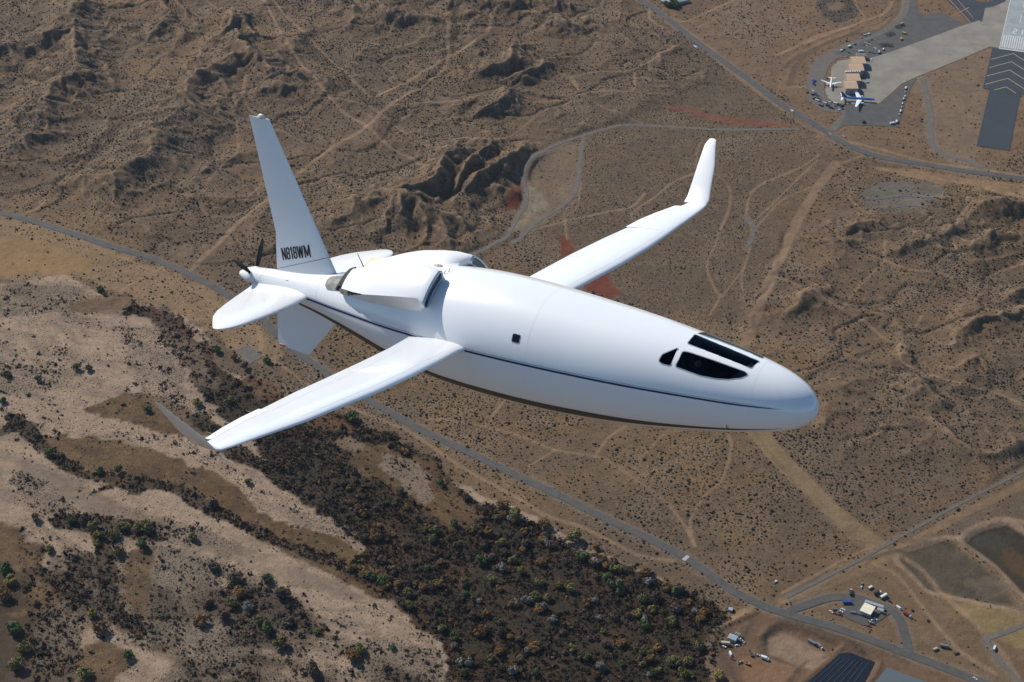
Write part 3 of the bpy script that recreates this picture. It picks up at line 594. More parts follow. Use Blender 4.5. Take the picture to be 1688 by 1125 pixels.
sheet('apron_road', z3([(235,345),(300,335),(430,352),(345,362),(300,400),(272,470),(262,560),(300,640),(395,655),(600,650),(420,745),(330,815),(290,800),(380,700),(250,690),(170,620),(165,550),(205,430)]), MT['gravel'], .34)
sheet('south_apron', z3([(398,650),(600,640),(690,580),(765,520),(835,488),(792,560),(722,790),(640,782),(400,775),(350,800),(395,720)]), MT['asphalt_old'], .38)
sheet('concrete_apron', z3([(520,372),(720,308),(1145,152),(1220,128),(1240,140),(1262,45),(1440,-40),(1600,-40),(1345,300),(1290,290),(1100,372),(860,468),(745,520),(680,580),(600,644),(400,646),(330,640),(285,605),(270,560),(300,500),(310,420),(345,382),(420,368)]), MT['concrete'], .44)
sheet('dark_taxiway', z3([(980,-40),(1158,140),(1220,128),(1245,138),(1256,52),(1200,46),(1120,20),(1060,-40)]), MT['asphalt'], .40)
sheet('taxiway_shoulder', z3([(1090,-40),(1110,14),(1160,42),(1230,56),(1310,44),(1380,14),(1425,-40),(1370,-40),(1340,-10),(1280,14),(1220,14),(1170,-10),(1150,-40)]), MT['asphalt'], .52)
# runway: built in its own frame from the left threshold corner
A0 = G(1646.7, 80.5)[:2]; A1 = G(1665.3, 0)[:2]
U = (A1 - A0) / np.linalg.norm(A1 - A0); Vv = np.array([U[1], -U[0]])
def RP(v, u): return A0 + Vv * v + U * u
RWW = 45.7
def rect(v0, v1, u0, u1): return [RP(v0, u0), RP(v1, u0), RP(v1, u1), RP(v0, u1)]
sheet('runway', rect(0, RWW, 0, 900), MT['runway'], .60, False)
sheet('blast_pad', rect(-10, RWW + 10, -143, -1.6), MT['asphalt'], .56, False)
sheet('overrun', rect(0, RWW, -322, -143.3), MT['asphalt'], .50, False)
mk = MB()
def flat(pts, z): mk.add([(p[0], p[1], z) for p in pts], [tuple(range(len(pts)))])
flat(rect(0, RWW, -1.5, 1.0), .72); flat(rect(0, 1.1, 1.05, 900), .72); flat(rect(RWW - 1.1, RWW, 1.05, 900), .72)
for i in range(6):
    for v in (2.8 + i * 3.5, RWW - 2.8 - 1.75 - i * 3.5): flat(rect(v, v + 1.75, 6, 51.7), .72)
def num(seg, v0, u0):
    for a, b, c_, d_ in seg: flat(rect(v0 + a, v0 + b, u0 + c_, u0 + d_), .72)
num([(0,6.1,0,3.0),(0,2,3.0,8.0),(0,6.1,8.0,10.6),(4.1,6.1,10.6,15.3),(0,6.1,15.3,18.3)], 15.5, 60)
num([(2.2,4.4,0,18.3),(0.9,2.2,13.2,15.6)], 26.5, 60)
for i in range(8): flat(rect(RWW/2 - .5, RWW/2 + .5, 100 + i * 61, 136 + i * 61), .72)
tag(mk.build('runway_marking', MT['marking']), kind='structure')
mk = MB()
for k in range(5):
    u0 = -11 - 29 * k; hw = RWW / 2 + 8 if u0 > -120 else 16
    for sgn in (-1, 1):
        c = RWW / 2
        L_ = min(hw, 31.5) ; a = [(c, u0), (c + sgn * L_, u0 - L_), (c + sgn * L_, u0 - L_ - 1.7), (c, u0 - 1.7)]
        flat([RP(*q) for q in a][::-1 if sgn > 0 else 1], .68)
tag(mk.build('chevron_marking', MT['yellow']), kind='structure')
mk = MB()
def stripe(p, q, w, z):
    a = G(*p)[:2]; b = G(*q)[:2]; d = (b - a) / np.linalg.norm(b - a); n = np.array([-d[1], d[0]]) * w / 2
    flat([a - n, b - n, b + n, a + n], z)
stripe((1560,-5), (1600,38), 1.0, .50); stripe((1572,26), (1597,13), 1.2, .51); stripe((1574,-5), (1604,30), .8, .495)
tag(mk.build('taxiway_marking', MT['orange_mark']), kind='structure')
# basins, lower right
PONDM = 1
sheet('lined_pond', [(1328,1128),(1384,1078),(1400,1076),(1442,1092),(1425,1128),(1400,1190),(1270,1190)], mat('black_pond_liner', (.006, .008, .012), .35), .45)
sheet('concrete_basin', [(1440,1128),(1463,1101),(1530,1126),(1600,1150),(1570,1190),(1400,1180)], mat('pale_basin_floor', (.075, .092, .095), .6), .45)
for k in range(7):
    a = .12 + k * .125; p = [(1328 + (1442 - 1384) * a * 1.0 + 0, 1128), (1384 + 58 * a, 1078.5 + 13 * a)]; p[0] = (1328 + 97 * a - 14, 1140)
    P = GL(p); d = (P[1] - P[0]) / np.linalg.norm(P[1] - P[0]); n = np.array([-d[1], d[0]]) * .7; e = P[1] - d * 5
    b = MB(); b.loft([[(*(P[0] - n), .46), (*P[0], 1.1), (*(P[0] + n), .46)], [(*(e - n), .46), (*e, 1.1), (*(e + n), .46)]]); tag(b.build('liner_ridge', mat('liner_ridge', (.02, .026, .035), .4)), kind='structure')
sheet('gravel_pad', [(1388,578),(410,570),(434,588),(411,601)][1:] + [(389,578)], MT['gravel'], .35)
sheet('yard_asphalt', [(1408,990),(1432,990),(1440,1008),(1468,1012),(1440,1030),(1424,1032),(1392,1018),(1395,1000)], MT['asphalt_old'], .52)

build_ground(); build_roads()

# ------------------------------------------------------------------ the aircraft (own frame: x forward from the nose tip, y to port, z up)
RA = np.array([[0.846745437514728, 0.5319360603213188, 0.008135832952197726], [-0.19193601384792736, 0.2911927785388763, 0.93721253316149], [0.4961680467706077, -0.7951419957822898, 0.3486638437050748]])
CA = np.array([9.181785981358836, -24.005088640403077, 10.516177811563107])
RQ = RW.T @ RA; PQ = CAM - RQ @ CA
air = empty('experimental_aircraft')
air.matrix_world = Matrix([list(RQ[i]) + [PQ[i]] for i in range(3)] + [[0, 0, 0, 1]])
tag(air, 'white teardrop shaped aeroplane with tall tail fin and black registration flying above the desert', 'aeroplane')
XS = np.array([0, .15, .5, 1.1, 1.9, 2.9, 4.0, 5.2, 6.5, 7.8, 9.0, 10.0, 10.8, 11.3, 11.62])
RR = np.array([0, .279, .464, .629, .778, .932, 1.038, 1.103, 1.095, .935, .632, .390, .275, .225, .195])
ZZ = np.array([-.011, .001, .022, .022, .018, .012, .014, .050, .084, .082, .062, .080, .100, .115, .12])
def pchip(x, y, q):
    h = np.diff(x); d = np.diff(y) / h; m = np.zeros_like(y)
    for i in range(1, len(x) - 1):
        if d[i - 1] * d[i] > 0:
            w1 = 2 * h[i] + h[i - 1]; w2 = h[i] + 2 * h[i - 1]; m[i] = (w1 + w2) / (w1 / d[i - 1] + w2 / d[i])
    m[0] = d[0]; m[-1] = d[-1]
    k = np.clip(np.searchsorted(x, q) - 1, 0, len(x) - 2); t = (q - x[k]) / h[k]
    return (2*t**3 - 3*t**2 + 1) * y[k] + (t**3 - 2*t**2 + t) * h[k] * m[k] + (-2*t**3 + 3*t**2) * y[k + 1] + (t**3 - t**2) * h[k] * m[k + 1]
_q = np.linspace(0, 11.62, 1200)
_r2 = pchip(XS, np.concatenate([[RR[1]**2 / XS[1]], RR[1:]**2 / XS[1:]]), _q); _z = pchip(XS, ZZ, _q)
def gsm(a, n):
    k = np.exp(-.5 * (np.arange(-3 * n, 3 * n + 1) / n) ** 2); k /= k.sum()
    p = np.concatenate([2 * a[0] - a[1:3 * n + 1][::-1], a, 2 * a[-1] - a[-3 * n - 1:-1][::-1]]); return np.convolve(p, k, 'valid')
_r2 = gsm(_r2, 32); _z = gsm(_z, 45)
def rad(x):  # x = distance aft of the nose
    return math.sqrt(max(np.interp(x, _q, _r2) * x, 0))
def zc(x): return float(np.interp(x, _q, _z))
def fp(x, th, off=0.0):
    """point on the hull: x aft of nose, th degrees up from starboard horizontal"""
    t = math.radians(th); r = rad(x) + off
    return (-x, -r * math.cos(t), zc(x) + r * math.sin(t))
WUP = [(2.20, 87.1), (2.19, 67.6), (1.09, 63.0), (1.05, 83.1)]
WLO = [(2.19, 54.0), (2.21, 35.2), (1.79, 32.1), (1.54, 33.1), (1.35, 36.1), (1.17, 42.7), (1.09, 49.6), (1.15, 52.8), (1.70, 54.6), (2.11, 55.2)]
WSM = [(2.31, 56.4), (2.50, 43.9), (2.52, 36.5), (2.46, 34.6), (2.32, 34.5)]
WCB = [(5.02, 27.5), (5.16, 27.5), (5.16, 20.5), (5.02, 20.5)]
def rounded(P, r=.22, n=4):
    """round the corners of an outline given in (x, theta)"""
    o = []; N = len(P)
    for i in range(N):
        a, b, c = np.array(P[i - 1]), np.array(P[i]), np.array(P[(i + 1) % N])
        sc_ = np.array([1, math.radians(1) * rad(b[0])]); la = np.linalg.norm((a - b) * sc_); lc = np.linalg.norm((c - b) * sc_)
        q = min(.026, la * r * 2, lc * r * 2)
        p0 = b + (a - b) * min(q / la, .45); p1 = b + (c - b) * min(q / lc, .45)
        for t in np.linspace(0, 1, n): o.append((1 - t) ** 2 * p0 + 2 * t * (1 - t) * b + t * t * p1)
    return np.array(o)
def mirror(P): return [(x, 180 - t) for x, t in P]
WINS = []
for nm, P in (('upper', WUP), ('lower', WLO), ('small', WSM), ('cabin', WCB)):
    for s_ in (0, 1): WINS.append((nm, s_, rounded(P if not s_ else mirror(P))))
WINS = [(a_, b_, np.array([c_.mean(0) + (q_ - c_.mean(0)) * (1.03 if a_ != 'cabin' else 1) for q_ in c_])) for a_, b_, c_ in WINS]
WINS[1] = ('upper', 1, rounded([(2.20, 92.9), (2.19, 112.4), (1.09, 117), (1.05, 96.9)]))
def hull_mesh(off, x0, x1, cut):
    xs = np.concatenate([np.linspace(0, 1, 26) ** 2 * .95, np.arange(.97, 2.62, .0125), np.arange(2.66, 4.95, .06), np.arange(4.96, 5.24, .0125), np.arange(5.28, 11.62, .06), [11.62]])
    xs = xs[(xs >= x0) & (xs <= x1)]; nth = 360; th = np.arange(nth) * 360.0 / nth - 90
    rr = np.array([rad(x) for x in xs]) + off; rr = np.maximum(rr, 1e-4); zz = np.array([zc(x) for x in xs])
    T = np.radians(th)
    V = np.stack([-np.repeat(xs, nth), -np.outer(rr, np.cos(T)).ravel(), (zz[:, None] + np.outer(rr, np.sin(T))).ravel()], 1)
    idx = np.arange(len(xs) * nth).reshape(len(xs), nth); nx_ = np.roll(idx, -1, axis=1)
    F = np.stack([idx[:-1], nx_[:-1], nx_[1:], idx[1:]], -1).reshape(-1, 4)
    if cut:
        inside = np.zeros((len(xs), nth), bool); X = np.repeat(xs[:, None], nth, 1); TH = np.repeat(th[None], len(xs), 0)
        for nm, s_, P in WINS:
            if nm != 'cabin': inside |= inpoly(P, X, TH)
        iv = inside.ravel(); F = F[~iv[F].any(axis=1)]
    return V, F
V, F = hull_mesh(0, 0, 11.62, True)
fus = link_mesh('fuselage', npmesh('fuselage', V, F[:, ::-1], 4), MT['white'], air, True)
V, F = hull_mesh(-.055, .6, 3.0, True)
link_mesh('cockpit_lining', npmesh('cockpit_lining', V, F, 4), MT['liner'], air, True)
cb = MB(); cb.add([fp(3.0, t, -.06) for t in range(0, 360, 15)], [tuple(range(24))]); cb.add([fp(.62, t, -.06) for t in range(0, 360, 15)], [tuple(range(24))])
cb.box(-3.0, -1.0, -.42, .42, -.12, -.06); cb.build('cockpit_floor', MT['liner'], air)
db = MB(); db.loft([[(-1.12, -.40, .0), (-1.12, .40, .0), (-1.12, .30, .34), (-1.12, -.30, .34)], [(-1.38, -.50, .0), (-1.38, .50, .0), (-1.38, .42, .38), (-1.38, -.42, .38)]]); db.build('instrument_panel', mat('panel_charcoal', (.06, .062, .065), .6), air)
for s_ in (-1, 1):
    b = MB(); b.box(-2.30, -1.85, s_ * .33 - .2, s_ * .33 + .2, -.06, .06); b.loft([[(-2.30, s_*.33-.2, .05), (-2.30, s_*.33+.2, .05), (-2.20, s_*.33+.2, .05), (-2.20, s_*.33-.2, .05)], [(-2.46, s_*.33-.17, .50), (-2.46, s_*.33+.17, .50), (-2.38, s_*.33+.17, .50), (-2.38, s_*.33-.17, .50)]])
    b.build('seat', mat('seat_fabric', (.05, .05, .055), .9), air)
b = MB(); b.box(-1.62, -1.45, -.52, -.30, .28, .285); ch_ = b.build('chart', mat('paper', (.6, .6, .56), .8), air); ch_.rotation_euler = (0, 0, .0)
glass = bpy.data.materials.new('tinted_glass'); glass.use_nodes = True; t = glass.node_tree; t.nodes.clear()
o_ = t.nodes.new('ShaderNodeOutputMaterial'); mx = t.nodes.new('ShaderNodeMixShader'); tr = t.nodes.new('ShaderNodeBsdfTransparent'); gl = t.nodes.new('ShaderNodeBsdfGlossy')
tr.inputs[0].default_value = (.55, .58, .60, 1); gl.inputs['Roughness'].default_value = .03; gl.inputs['Color'].default_value = (.42, .47, .50, 1); fr = t.nodes.new('ShaderNodeFresnel'); fr.inputs[0].default_value = 1.42
t.links.new(fr.outputs[0], mx.inputs[0]); t.links.new(tr.outputs[0], mx.inputs[1]); t.links.new(gl.outputs[0], mx.inputs[2]); t.links.new(mx.outputs[0], o_.inputs[0])
dglass = mat('black_window', (.006, .006, .007), .08)
def pane(P, off, rings=7):
    c = P.mean(axis=0); n = len(P); V = [fp(c[0], c[1], off)]; F = []
    for k in range(1, rings + 1):
        for p in P: q = c + (p - c) * k / rings; V.append(fp(q[0], q[1], off))
    for i in range(n): F.append((0, 1 + i, 1 + (i + 1) % n))
    for k in range(rings - 1):
        for i in range(n): a = 1 + k * n + i; b_ = 1 + k * n + (i + 1) % n; F.append((a, a + n, b_ + n, b_))
    return V, F
def ring(P, w, off):
    sc_ = np.array([1, math.radians(1) * rad(P[:, 0].mean())]); Q = P * sc_; n = len(P)
    d = np.roll(Q, -1, 0) - np.roll(Q, 1, 0); d /= np.linalg.norm(d, axis=1)[:, None]; nr = np.stack([d[:, 1], -d[:, 0]], 1)
    if ((Q - Q.mean(0)) * nr).sum() < 0: nr = -nr
    rows = []
    for a, o2 in ((.0, off - .02), (.002, off), (w * .5, off + .001), (w, off), (w + .002, off - .01)):
        R_ = (Q + nr * a) / sc_; rows.append([fp(p[0], p[1], o2) for p in R_])
    b = MB(); b.loft(rows, False, False); return b
for nm, s_, P in WINS:
    fr_ = ring(P, .017 if nm != 'cabin' else .012, .004).build({'upper': 'windscreen_frame', 'lower': 'side_window_frame', 'small': 'quarter_window_frame', 'cabin': 'cabin_window_frame'}[nm], MT['frame'], air, True)
    V, F = pane(P, -.004 if nm != 'cabin' else .004)
    pyobj('pane', V, F, glass if nm != 'cabin' else dglass, fr_, True)
# pinstripe, belly band, seams: thin strips laid on the hull
def strip(name, f_lo, f_hi, xa, xb, m, off=.004, n=160, parent=air):
    V = []; F = []; K = 4
    for i in range(n + 1):
        x = xa + (xb - xa) * i / n
        for k in range(K + 1): V.append(fp(x, f_lo(x) + (f_hi(x) - f_lo(x)) * k / K, off))
    for i in range(n):
        for k in range(K): a = i * (K + 1) + k; F.append((a, a + 1, a + K + 2, a + K + 1))
    return pyobj(name, V, F, m, parent, True)
def deg(z_, x): return math.degrees(math.asin(max(-1, min(1, (z_ - zc(x)) / max(rad(x), .05)))))
def zs(x): return float(np.interp(x, [.4, 1.3, 3.3, 5.6, 7.4, 9.5, 10.2], [.062, .058, .074, .104, .122, .075, .082]))
def wd(x): return float(np.interp(x, [.44, .62, 1.2, 3, 10.2], [.0005, .010, .022, .026, .026]))
for s_ in (0, 1):
    g = (lambda a: a) if not s_ else (lambda a: 180 - a)
    strip('pinstripe', lambda x: g(deg(zs(x) - wd(x), x)), lambda x: g(deg(zs(x) + wd(x) * .35, x)), .44, 10.16, MT['navy'])
    strip('upper_pinstripe', lambda x: g(deg(zs(x) + wd(x) * .9, x)), lambda x: g(deg(zs(x) + wd(x) * 1.45, x)), .6, 10.16, MT['grey_pin'])
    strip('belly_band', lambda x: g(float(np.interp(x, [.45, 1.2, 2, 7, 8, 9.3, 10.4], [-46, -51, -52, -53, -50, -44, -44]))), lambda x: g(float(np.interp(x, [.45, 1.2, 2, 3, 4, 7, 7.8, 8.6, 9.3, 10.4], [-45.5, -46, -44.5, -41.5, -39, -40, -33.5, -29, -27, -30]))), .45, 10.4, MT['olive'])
def seam(x, t0, t1, w=.006):
    V = []; F = []; n = 60
    for i in range(n + 1):
        th = t0 + (t1 - t0) * i / n; V += [fp(x, th, .002), fp(x + w, th, .002)]
    for i in range(n): F.append((2 * i, 2 * i + 1, 2 * i + 3, 2 * i + 2))
    return pyobj('panel_seam', V, F, MT['seam'], air, True)
seam(4.86, -45, 180 + 45, .004); seam(.93, -90, 269, .003); seam(5.98, -48, -3); seam(9.86, 5, 175); seam(11.38, 20, 160, .02)
# wings
def foil(c0, c1, thick, n=14, a=0.0, b=1.0):
    """section between chord fractions; returns (chord fraction, height/chord) loop"""
    f = lambda t: 5 * thick * (.2969 * math.sqrt(max(t, 0)) - .126 * t - .3516 * t * t + .2843 * t ** 3 - .1036 * t ** 4)
    ts = [a + (b - a) * (1 - math.cos(math.pi * i / n)) / 2 for i in range(n + 1)]
    up = [(t, f(t) * 1.15) for t in ts]; lo = [(t, -f(t) * .85) for t in ts[::-1]]
    return up + (lo[1:-1] if a == 0 else lo)
def wsec(y, xle, xte, z, thick, s_, nrm=(0, 0, 1), a=0.0, b=1.0, dz=0.0, ni=14):
    c = xle - xte; nv = Vector(nrm).normalized()
    return [(xle - t * c, s_ * y + nv.y * s_ * h * c, z + nv.z * h * c + dz * (t - a)) for t, h in foil(0, 1, thick, ni, a, b)]
WT = {-1: [(.80, -6.02, -7.36, .06, .15), (1.25, -6.08, -7.24, .115, .145), (1.9, -6.0, -7.12, .17, .14), (2.9, -5.88, -6.99, .26, .135), (3.95, -5.81, -6.88, .35, .13), (4.8, -5.79, -6.79, .43, .13), (5.8, -5.79, -6.66, .51, .12)],
      1: [(.80, -6.02, -7.36, .06, .15), (1.25, -6.08, -7.26, .115, .145), (1.9, -6.0, -7.16, .17, .14), (2.7, -5.91, -7.06, .24, .135), (4.0, -5.75, -6.93, .355, .13), (5.0, -5.70, -6.79, .44, .125), (5.8, -5.70, -6.64, .51, .12)]}
WO = {-1: [(5.8, -5.79, -6.70, .51, .12), (6.3, -5.81, -6.63, .56, .12), (6.8, -5.85, -6.54, .60, .12), (7.32, -5.88, -6.41, .645, .12), (7.55, -5.90, -6.36, .672, .115)],
      1: [(5.8, -5.70, -6.69, .51, .12), (6.3, -5.70, -6.63, .56, .12), (6.8, -5.71, -6.52, .60, .12), (7.35, -5.72, -6.35, .65, .12), (7.60, -5.73, -6.26, .69, .115)]}
WL = {-1: [(7.55, -5.90, -6.36, .672, .11, 0), (7.66, -5.90, -6.35, .72, .10, 45), (7.92, -5.885, -6.335, 1.0, .10, 48), (8.19, -5.97, -6.27, 1.31, .10, 48), (8.42, -6.02, -6.20, 1.56, .10, 48), (8.52, -6.06, -6.15, 1.68, .09, 48), (8.545, -6.09, -6.12, 1.70, .06, 48)],
      1: [(7.60, -5.73, -6.26, .69, .11, 0), (7.74, -5.73, -6.25, .78, .10, 45), (7.95, -5.80, -6.265, 1.03, .10, 48), (8.25, -5.885, -6.285, 1.38, .10, 48), (8.55, -6.03, -6.295, 1.73, .10, 48), (8.66, -6.08, -6.24, 1.85, .08, 48), (8.68, -6.12, -6.20, 1.865, .06, 48)]}
for s_ in (-1, 1):
    b = MB(); b.loft([wsec(y, a, c, z, t_, s_) for y, a, c, z, t_ in WT[s_]])
    A_ = [wsec(y, a, c, z, t_, s_, b=.76) for y, a, c, z, t_ in WO[s_]]; b.loft(A_)
    wing = b.build('wing', MT['white'], air, True)
    b = MB(); b.loft([wsec(y + (.006 if i == 0 else 0), a, c, z + .002, t_ * 1.03, s_, a=.765, b=1.0, dz=-.002 if s_ < 0 else .004, ni=8) for i, (y, a, c, z, t_) in enumerate(WO[s_][:4])]); b.build('aileron', MT['white2'], wing, True)
    b = MB()
    b.loft([wsec(y, a, c, z, t_, s_, nrm=(0, -math.sin(math.radians(an)), math.cos(math.radians(an)))) for y, a, c, z, t_, an in WL[s_]]); b.build('winglet', MT['white'], wing, True)
    y_, z_ = (7.62, .66) if s_ < 0 else (7.72, .70)
    b = MB(); b.tube((-5.93, s_ * y_, z_ - .02), (-5.60, s_ * (y_ + .02), z_ - .09), .009, .005, 6); b.build('air_data_probe', MT['frame'], wing)
    # hinge and panel lines let into the upper skin, wicks on the trailing edge
    def up_pt(y, t):
        i = max(0, min(len(WT[s_]) - 2, sum(1 for q_ in WT[s_] if q_[0] <= y) - 1)); a0, a1 = WT[s_][i], WT[s_][i + 1]; f_ = (y - a0[0]) / (a1[0] - a0[0])
        xl, xt, z, th_ = [a0[j] + (a1[j] - a0[j]) * f_ for j in (1, 2, 3, 4)]; c = xl - xt
        h = 5 * th_ * (.2969 * math.sqrt(t) - .126 * t - .3516 * t * t + .2843 * t ** 3 - .1036 * t ** 4) * 1.15
        return (xl - t * c, s_ * y, z + h * c + .003)
    b = MB()
    def line(pts, w=.004):
        for p_, q_ in zip(pts[:-1], pts[1:]):
            d_ = Vector(q_) - Vector(p_); n_ = Vector((-d_.y, d_.x, 0)).normalized() * w; b.add([Vector(p_) - n_, Vector(q_) - n_, Vector(q_) + n_, Vector(p_) + n_], [(0, 1, 2, 3)])
    line([up_pt(y, .75) for y in np.linspace(1.9, 5.79, 24)])
    for y in (1.9, 3.85): line([up_pt(y, t_) for t_ in np.linspace(.75, .985, 6)])
    line([up_pt(y, .12) for y in np.linspace(1.6, 5.79, 24)], .003)
    b.build('skin_joint', MT['seam'], wing)
    for y, xt_, z_ in ((6.0, -6.66, .53), (6.6, -6.57, .59), (7.1, -6.46, .63)): b = MB(); b.tube((xt_, s_ * y, z_ - .005), (xt_ - .13, s_ * y, z_ + .0), .004, .002, 5); b.build('static_wick', MT['black'], wing)
# horizontal stabilisers
for s_ in (-1, 1):
    S_ = [(.15, -10.02, -11.50, .075), (.33, -10.11, -11.48, .08), (.7, -10.05, -11.36, .095), (1.1, -9.99, -11.23, .112), (1.6, -9.96, -11.06, .135), (2.0, -9.955, -10.90, .155), (2.3, -9.96, -10.73, .17), (2.5, -9.985, -10.56, .18), (2.66, -10.03, -10.42, .188), (2.77, -10.09, -10.32, .193), (2.83, -10.17, -10.24, .195)]
    if s_ > 0: S_ = [(y * (1 - .075 * (y / 2.83)), a - .15 * (y / 2.83), c - .26 * (y / 2.83), z) for y, a, c, z in S_]
    b = MB(); b.loft([wsec(y, a, c, z, .115, s_) for y, a, c, z in S_]); b.build('horizontal_stabiliser', MT['white'], air, True)
# fins: sections horizontal, stacked along z
def fsec(z, xle, xte, thick, n=14):
    c = xle - xte; return [(xle - t * c, h * c / 1.0, z) for t, h in [(t, h) for t, h in ffo(thick, n)]]
def ffo(thick, n):
    f = lambda t: 5 * thick * (.2969 * math.sqrt(max(t, 0)) - .126 * t - .3516 * t * t + .2843 * t ** 3 - .1036 * t ** 4)
    ts = [(1 - math.cos(math.pi * i / n)) / 2 for i in range(n + 1)]
    return [(t, f(t)) for t in ts] + [(t, -f(t)) for t in ts[::-1][1:-1]]
LEx = lambda z: float(np.interp(z, [-.1, .3, .59, .84, 3.29], [-9.35, -9.56, -9.70, -9.84, -11.16]))
TEx = lambda z: float(np.interp(z, [-.1, .42, 1.13, 3.31], [-11.13, -11.13, -11.12, -11.65]))
def finsec(zle, zte, th=.075, n=14, g=0.0):
    o = []
    xl, xt = LEx(zle) + g, TEx(zte) - g; c = xl - xt
    for t, h in ffo(th, n): o.append((xl - t * c, h * c, zle + (zte - zle) * t))
    return o
b = MB(); b.loft([finsec(.0, .0, .085), finsec(.3, .15, .08), finsec(.60, .28, .075), finsec(.835, .375, .075)]); fb = b.build('fin_base', MT['white2'], air, True)
b = MB(); b.loft([finsec(.845, .385, .073), finsec(1.15, 1.12, .072), finsec(1.8, 1.8, .07), finsec(2.5, 2.5, .068), finsec(3.29, 3.31, .066)]); fin = b.build('vertical_fin', MT['white2'], air, True)
b = MB(); b.loft([[(p[0] * 1.0, p[1] * 1.05, p[2] - .004) for p in finsec(.840, .380, .0765, g=-.004)], [(p[0], p[1] * 1.05, p[2] + .004) for p in finsec(.840, .380, .0765, g=-.004)]], False, False); b.build('fin_joint', mat('joint_gap', (.10, .12, .16), .7), fb)
b = MB()
dome = [[(-11.36 + .085 * math.cos(a) * math.cos(e), .05 * math.sin(a) * math.cos(e), 3.30 + .075 * math.sin(e)) for a in np.linspace(0, 2 * math.pi, 14, endpoint=False)] for e in np.linspace(0, 1.45, 6)]
b.loft(dome); b.build('beacon', mat('beacon_lens', (.62, .62, .55), .25), fin, True)
b = MB(); b.box(-11.40, -11.30, -.018, .018, 3.285, 3.325); b.build('beacon_mount', MT['dark'], fin)
# registration: condensed strokes on the fin skin
def fy_at(x, z):
    xl, xt = LEx(z), TEx(z); c = xl - xt; t = (xl - x) / c
    return 5 * .073 * (.2969 * math.sqrt(max(t, 0)) - .126 * t - .3516 * t * t + .2843 * t ** 3 - .1036 * t ** 4) * c
GL_ = {'N': [[(.13,0),(.13,1)],[(.13,1),(.87,0)],[(.87,0),(.87,1)]], '1': [[(.58,0),(.58,1)],[(.58,.97),(.25,.74)]],
 '8': [[(.14,.12),(.14,.42)],[(.14,.42),(.30,.5)],[(.30,.5),(.16,.60)],[(.16,.60),(.16,.86)],[(.16,.86),(.34,.945)],[(.34,.945),(.66,.945)],[(.66,.945),(.84,.86)],[(.84,.86),(.84,.60)],[(.84,.60),(.70,.5)],[(.70,.5),(.86,.42)],[(.86,.42),(.86,.14)],[(.86,.14),(.66,.055)],[(.66,.055),(.34,.055)],[(.34,.055),(.14,.14)],[(.30,.51),(.70,.51)]],
 'W': [[(.07,1),(.27,0)],[(.27,0),(.5,.95)],[(.5,.95),(.73,0)],[(.73,0),(.93,1)]], 'M': [[(.10,0),(.10,1)],[(.10,1),(.5,.12)],[(.5,.12),(.90,1)],[(.90,1),(.90,0)]]}
adv = {'N': .118, '8': .105, '1': .075, 'W': .170, 'M': .165}
def letters(s_):
    V = []; F = []; x = 0; tot = sum(adv[c] for c in 'N818WM')
    k = .735 / tot
    for c in 'N818WM':
        w = adv[c] * k * .86
        for a, b in GL_[c]:
            A = np.array([x + a[0] * w, a[1] * .235]); B = np.array([x + b[0] * w, b[1] * .235]); d = B - A; L_ = np.linalg.norm(d); d /= L_; n = np.array([-d[1], d[0]])
            hw = .0150 if abs(d[0]) < .8 else .0115
            if c in '8' : A = A - d * .008; B = B + d * .008
            m_ = max(2, int(L_ / .05))
            base = len(V)
            for i in range(m_ + 1):
                for sg in (-1, 1):
                    q = A + (B - A) * i / m_ + n * hw * sg
                    q[1] = min(max(q[1], 0), .235)
                    V.append((q[0], q[1], len(F)))
            for i in range(m_): F.append((base + 2 * i, base + 2 * i + 1, base + 2 * i + 3, base + 2 * i + 2))
        x += adv[c] * k
    O = []
    for q in V:
        u, w_ = q[0] / .735, q[1] / .235
        if s_ > 0: u = 1 - u
        X = -10.955 + .735 * u - .045 * w_ * (1 if s_ < 0 else .3); Z = .585 + .205 * u + .235 * w_
        O.append((X, s_ * (fy_at(X, Z) + .006 + 1e-5 * (q[2] % 97)), Z))
    return O, F
for s_ in (-1, 1):
    V, F = letters(s_); pyobj('registration', V, F, MT['black'], fin)
# ventral fin
vs_ = []
for zt, zl, xl in ((.0, .0, -9.35), (-.35, -.30, -9.60), (-.50, -.48, -9.75), (-.85, -.85, -10.07), (-1.10, -1.14, -10.32), (-1.17, -1.235, -10.40)):
    c = xl + 11.17; vs_.append([(xl - t_ * c, h * c, zl + (zt - zl) * t_) for t_, h in ffo(.075, 14)])
b = MB(); b.loft(vs_); vf = b.build('ventral_fin', MT['white2'], air, True)
b = MB(); b.tube((-10.98, 0, -1.17), (-11.14, 0, -1.165), .028, .016, 8); b.build('tail_bumper', mat('red_lens', (.3, .05, .03), .4), vf)
# propeller
prop = empty('propeller'); prop.parent = air; prop.location = (-11.66, 0, .12)
SP = [(0.04, .185), (-.03, .192), (-.12, .172), (-.22, .135), (-.32, .088), (-.39, .045), (-.42, .008)]
b = MB(); b.loft([[(x, r * math.cos(a), r * math.sin(a) + .01) for a in np.linspace(0, 2 * math.pi, 32, endpoint=False)] for x, r in SP]); b.build('spinner', MT['white2'], prop, True)
BL = [(.13, .045, 62), (.19, .045, 58), (.28, .058, 50), (.40, .068, 40), (.55, .066, 32), (.67, .052, 26), (.74, .032, 23), (.76, .010, 22)]
def blade():
    s = []
    for r, c, tw in BL:
        t_ = math.radians(tw); th_ = .16 if r > .25 else .5
        s.append([((q - .4) * c * 1.4 * math.sin(t_) + h * c * math.cos(t_) - .04, (q - .4) * c * 1.4 * math.cos(t_) - h * c * math.sin(t_), r) for q, h in ffo(th_, 8)])
    b = MB(); b.loft(s); return b
b0 = blade().build('blade', MT['blade'], prop, True)
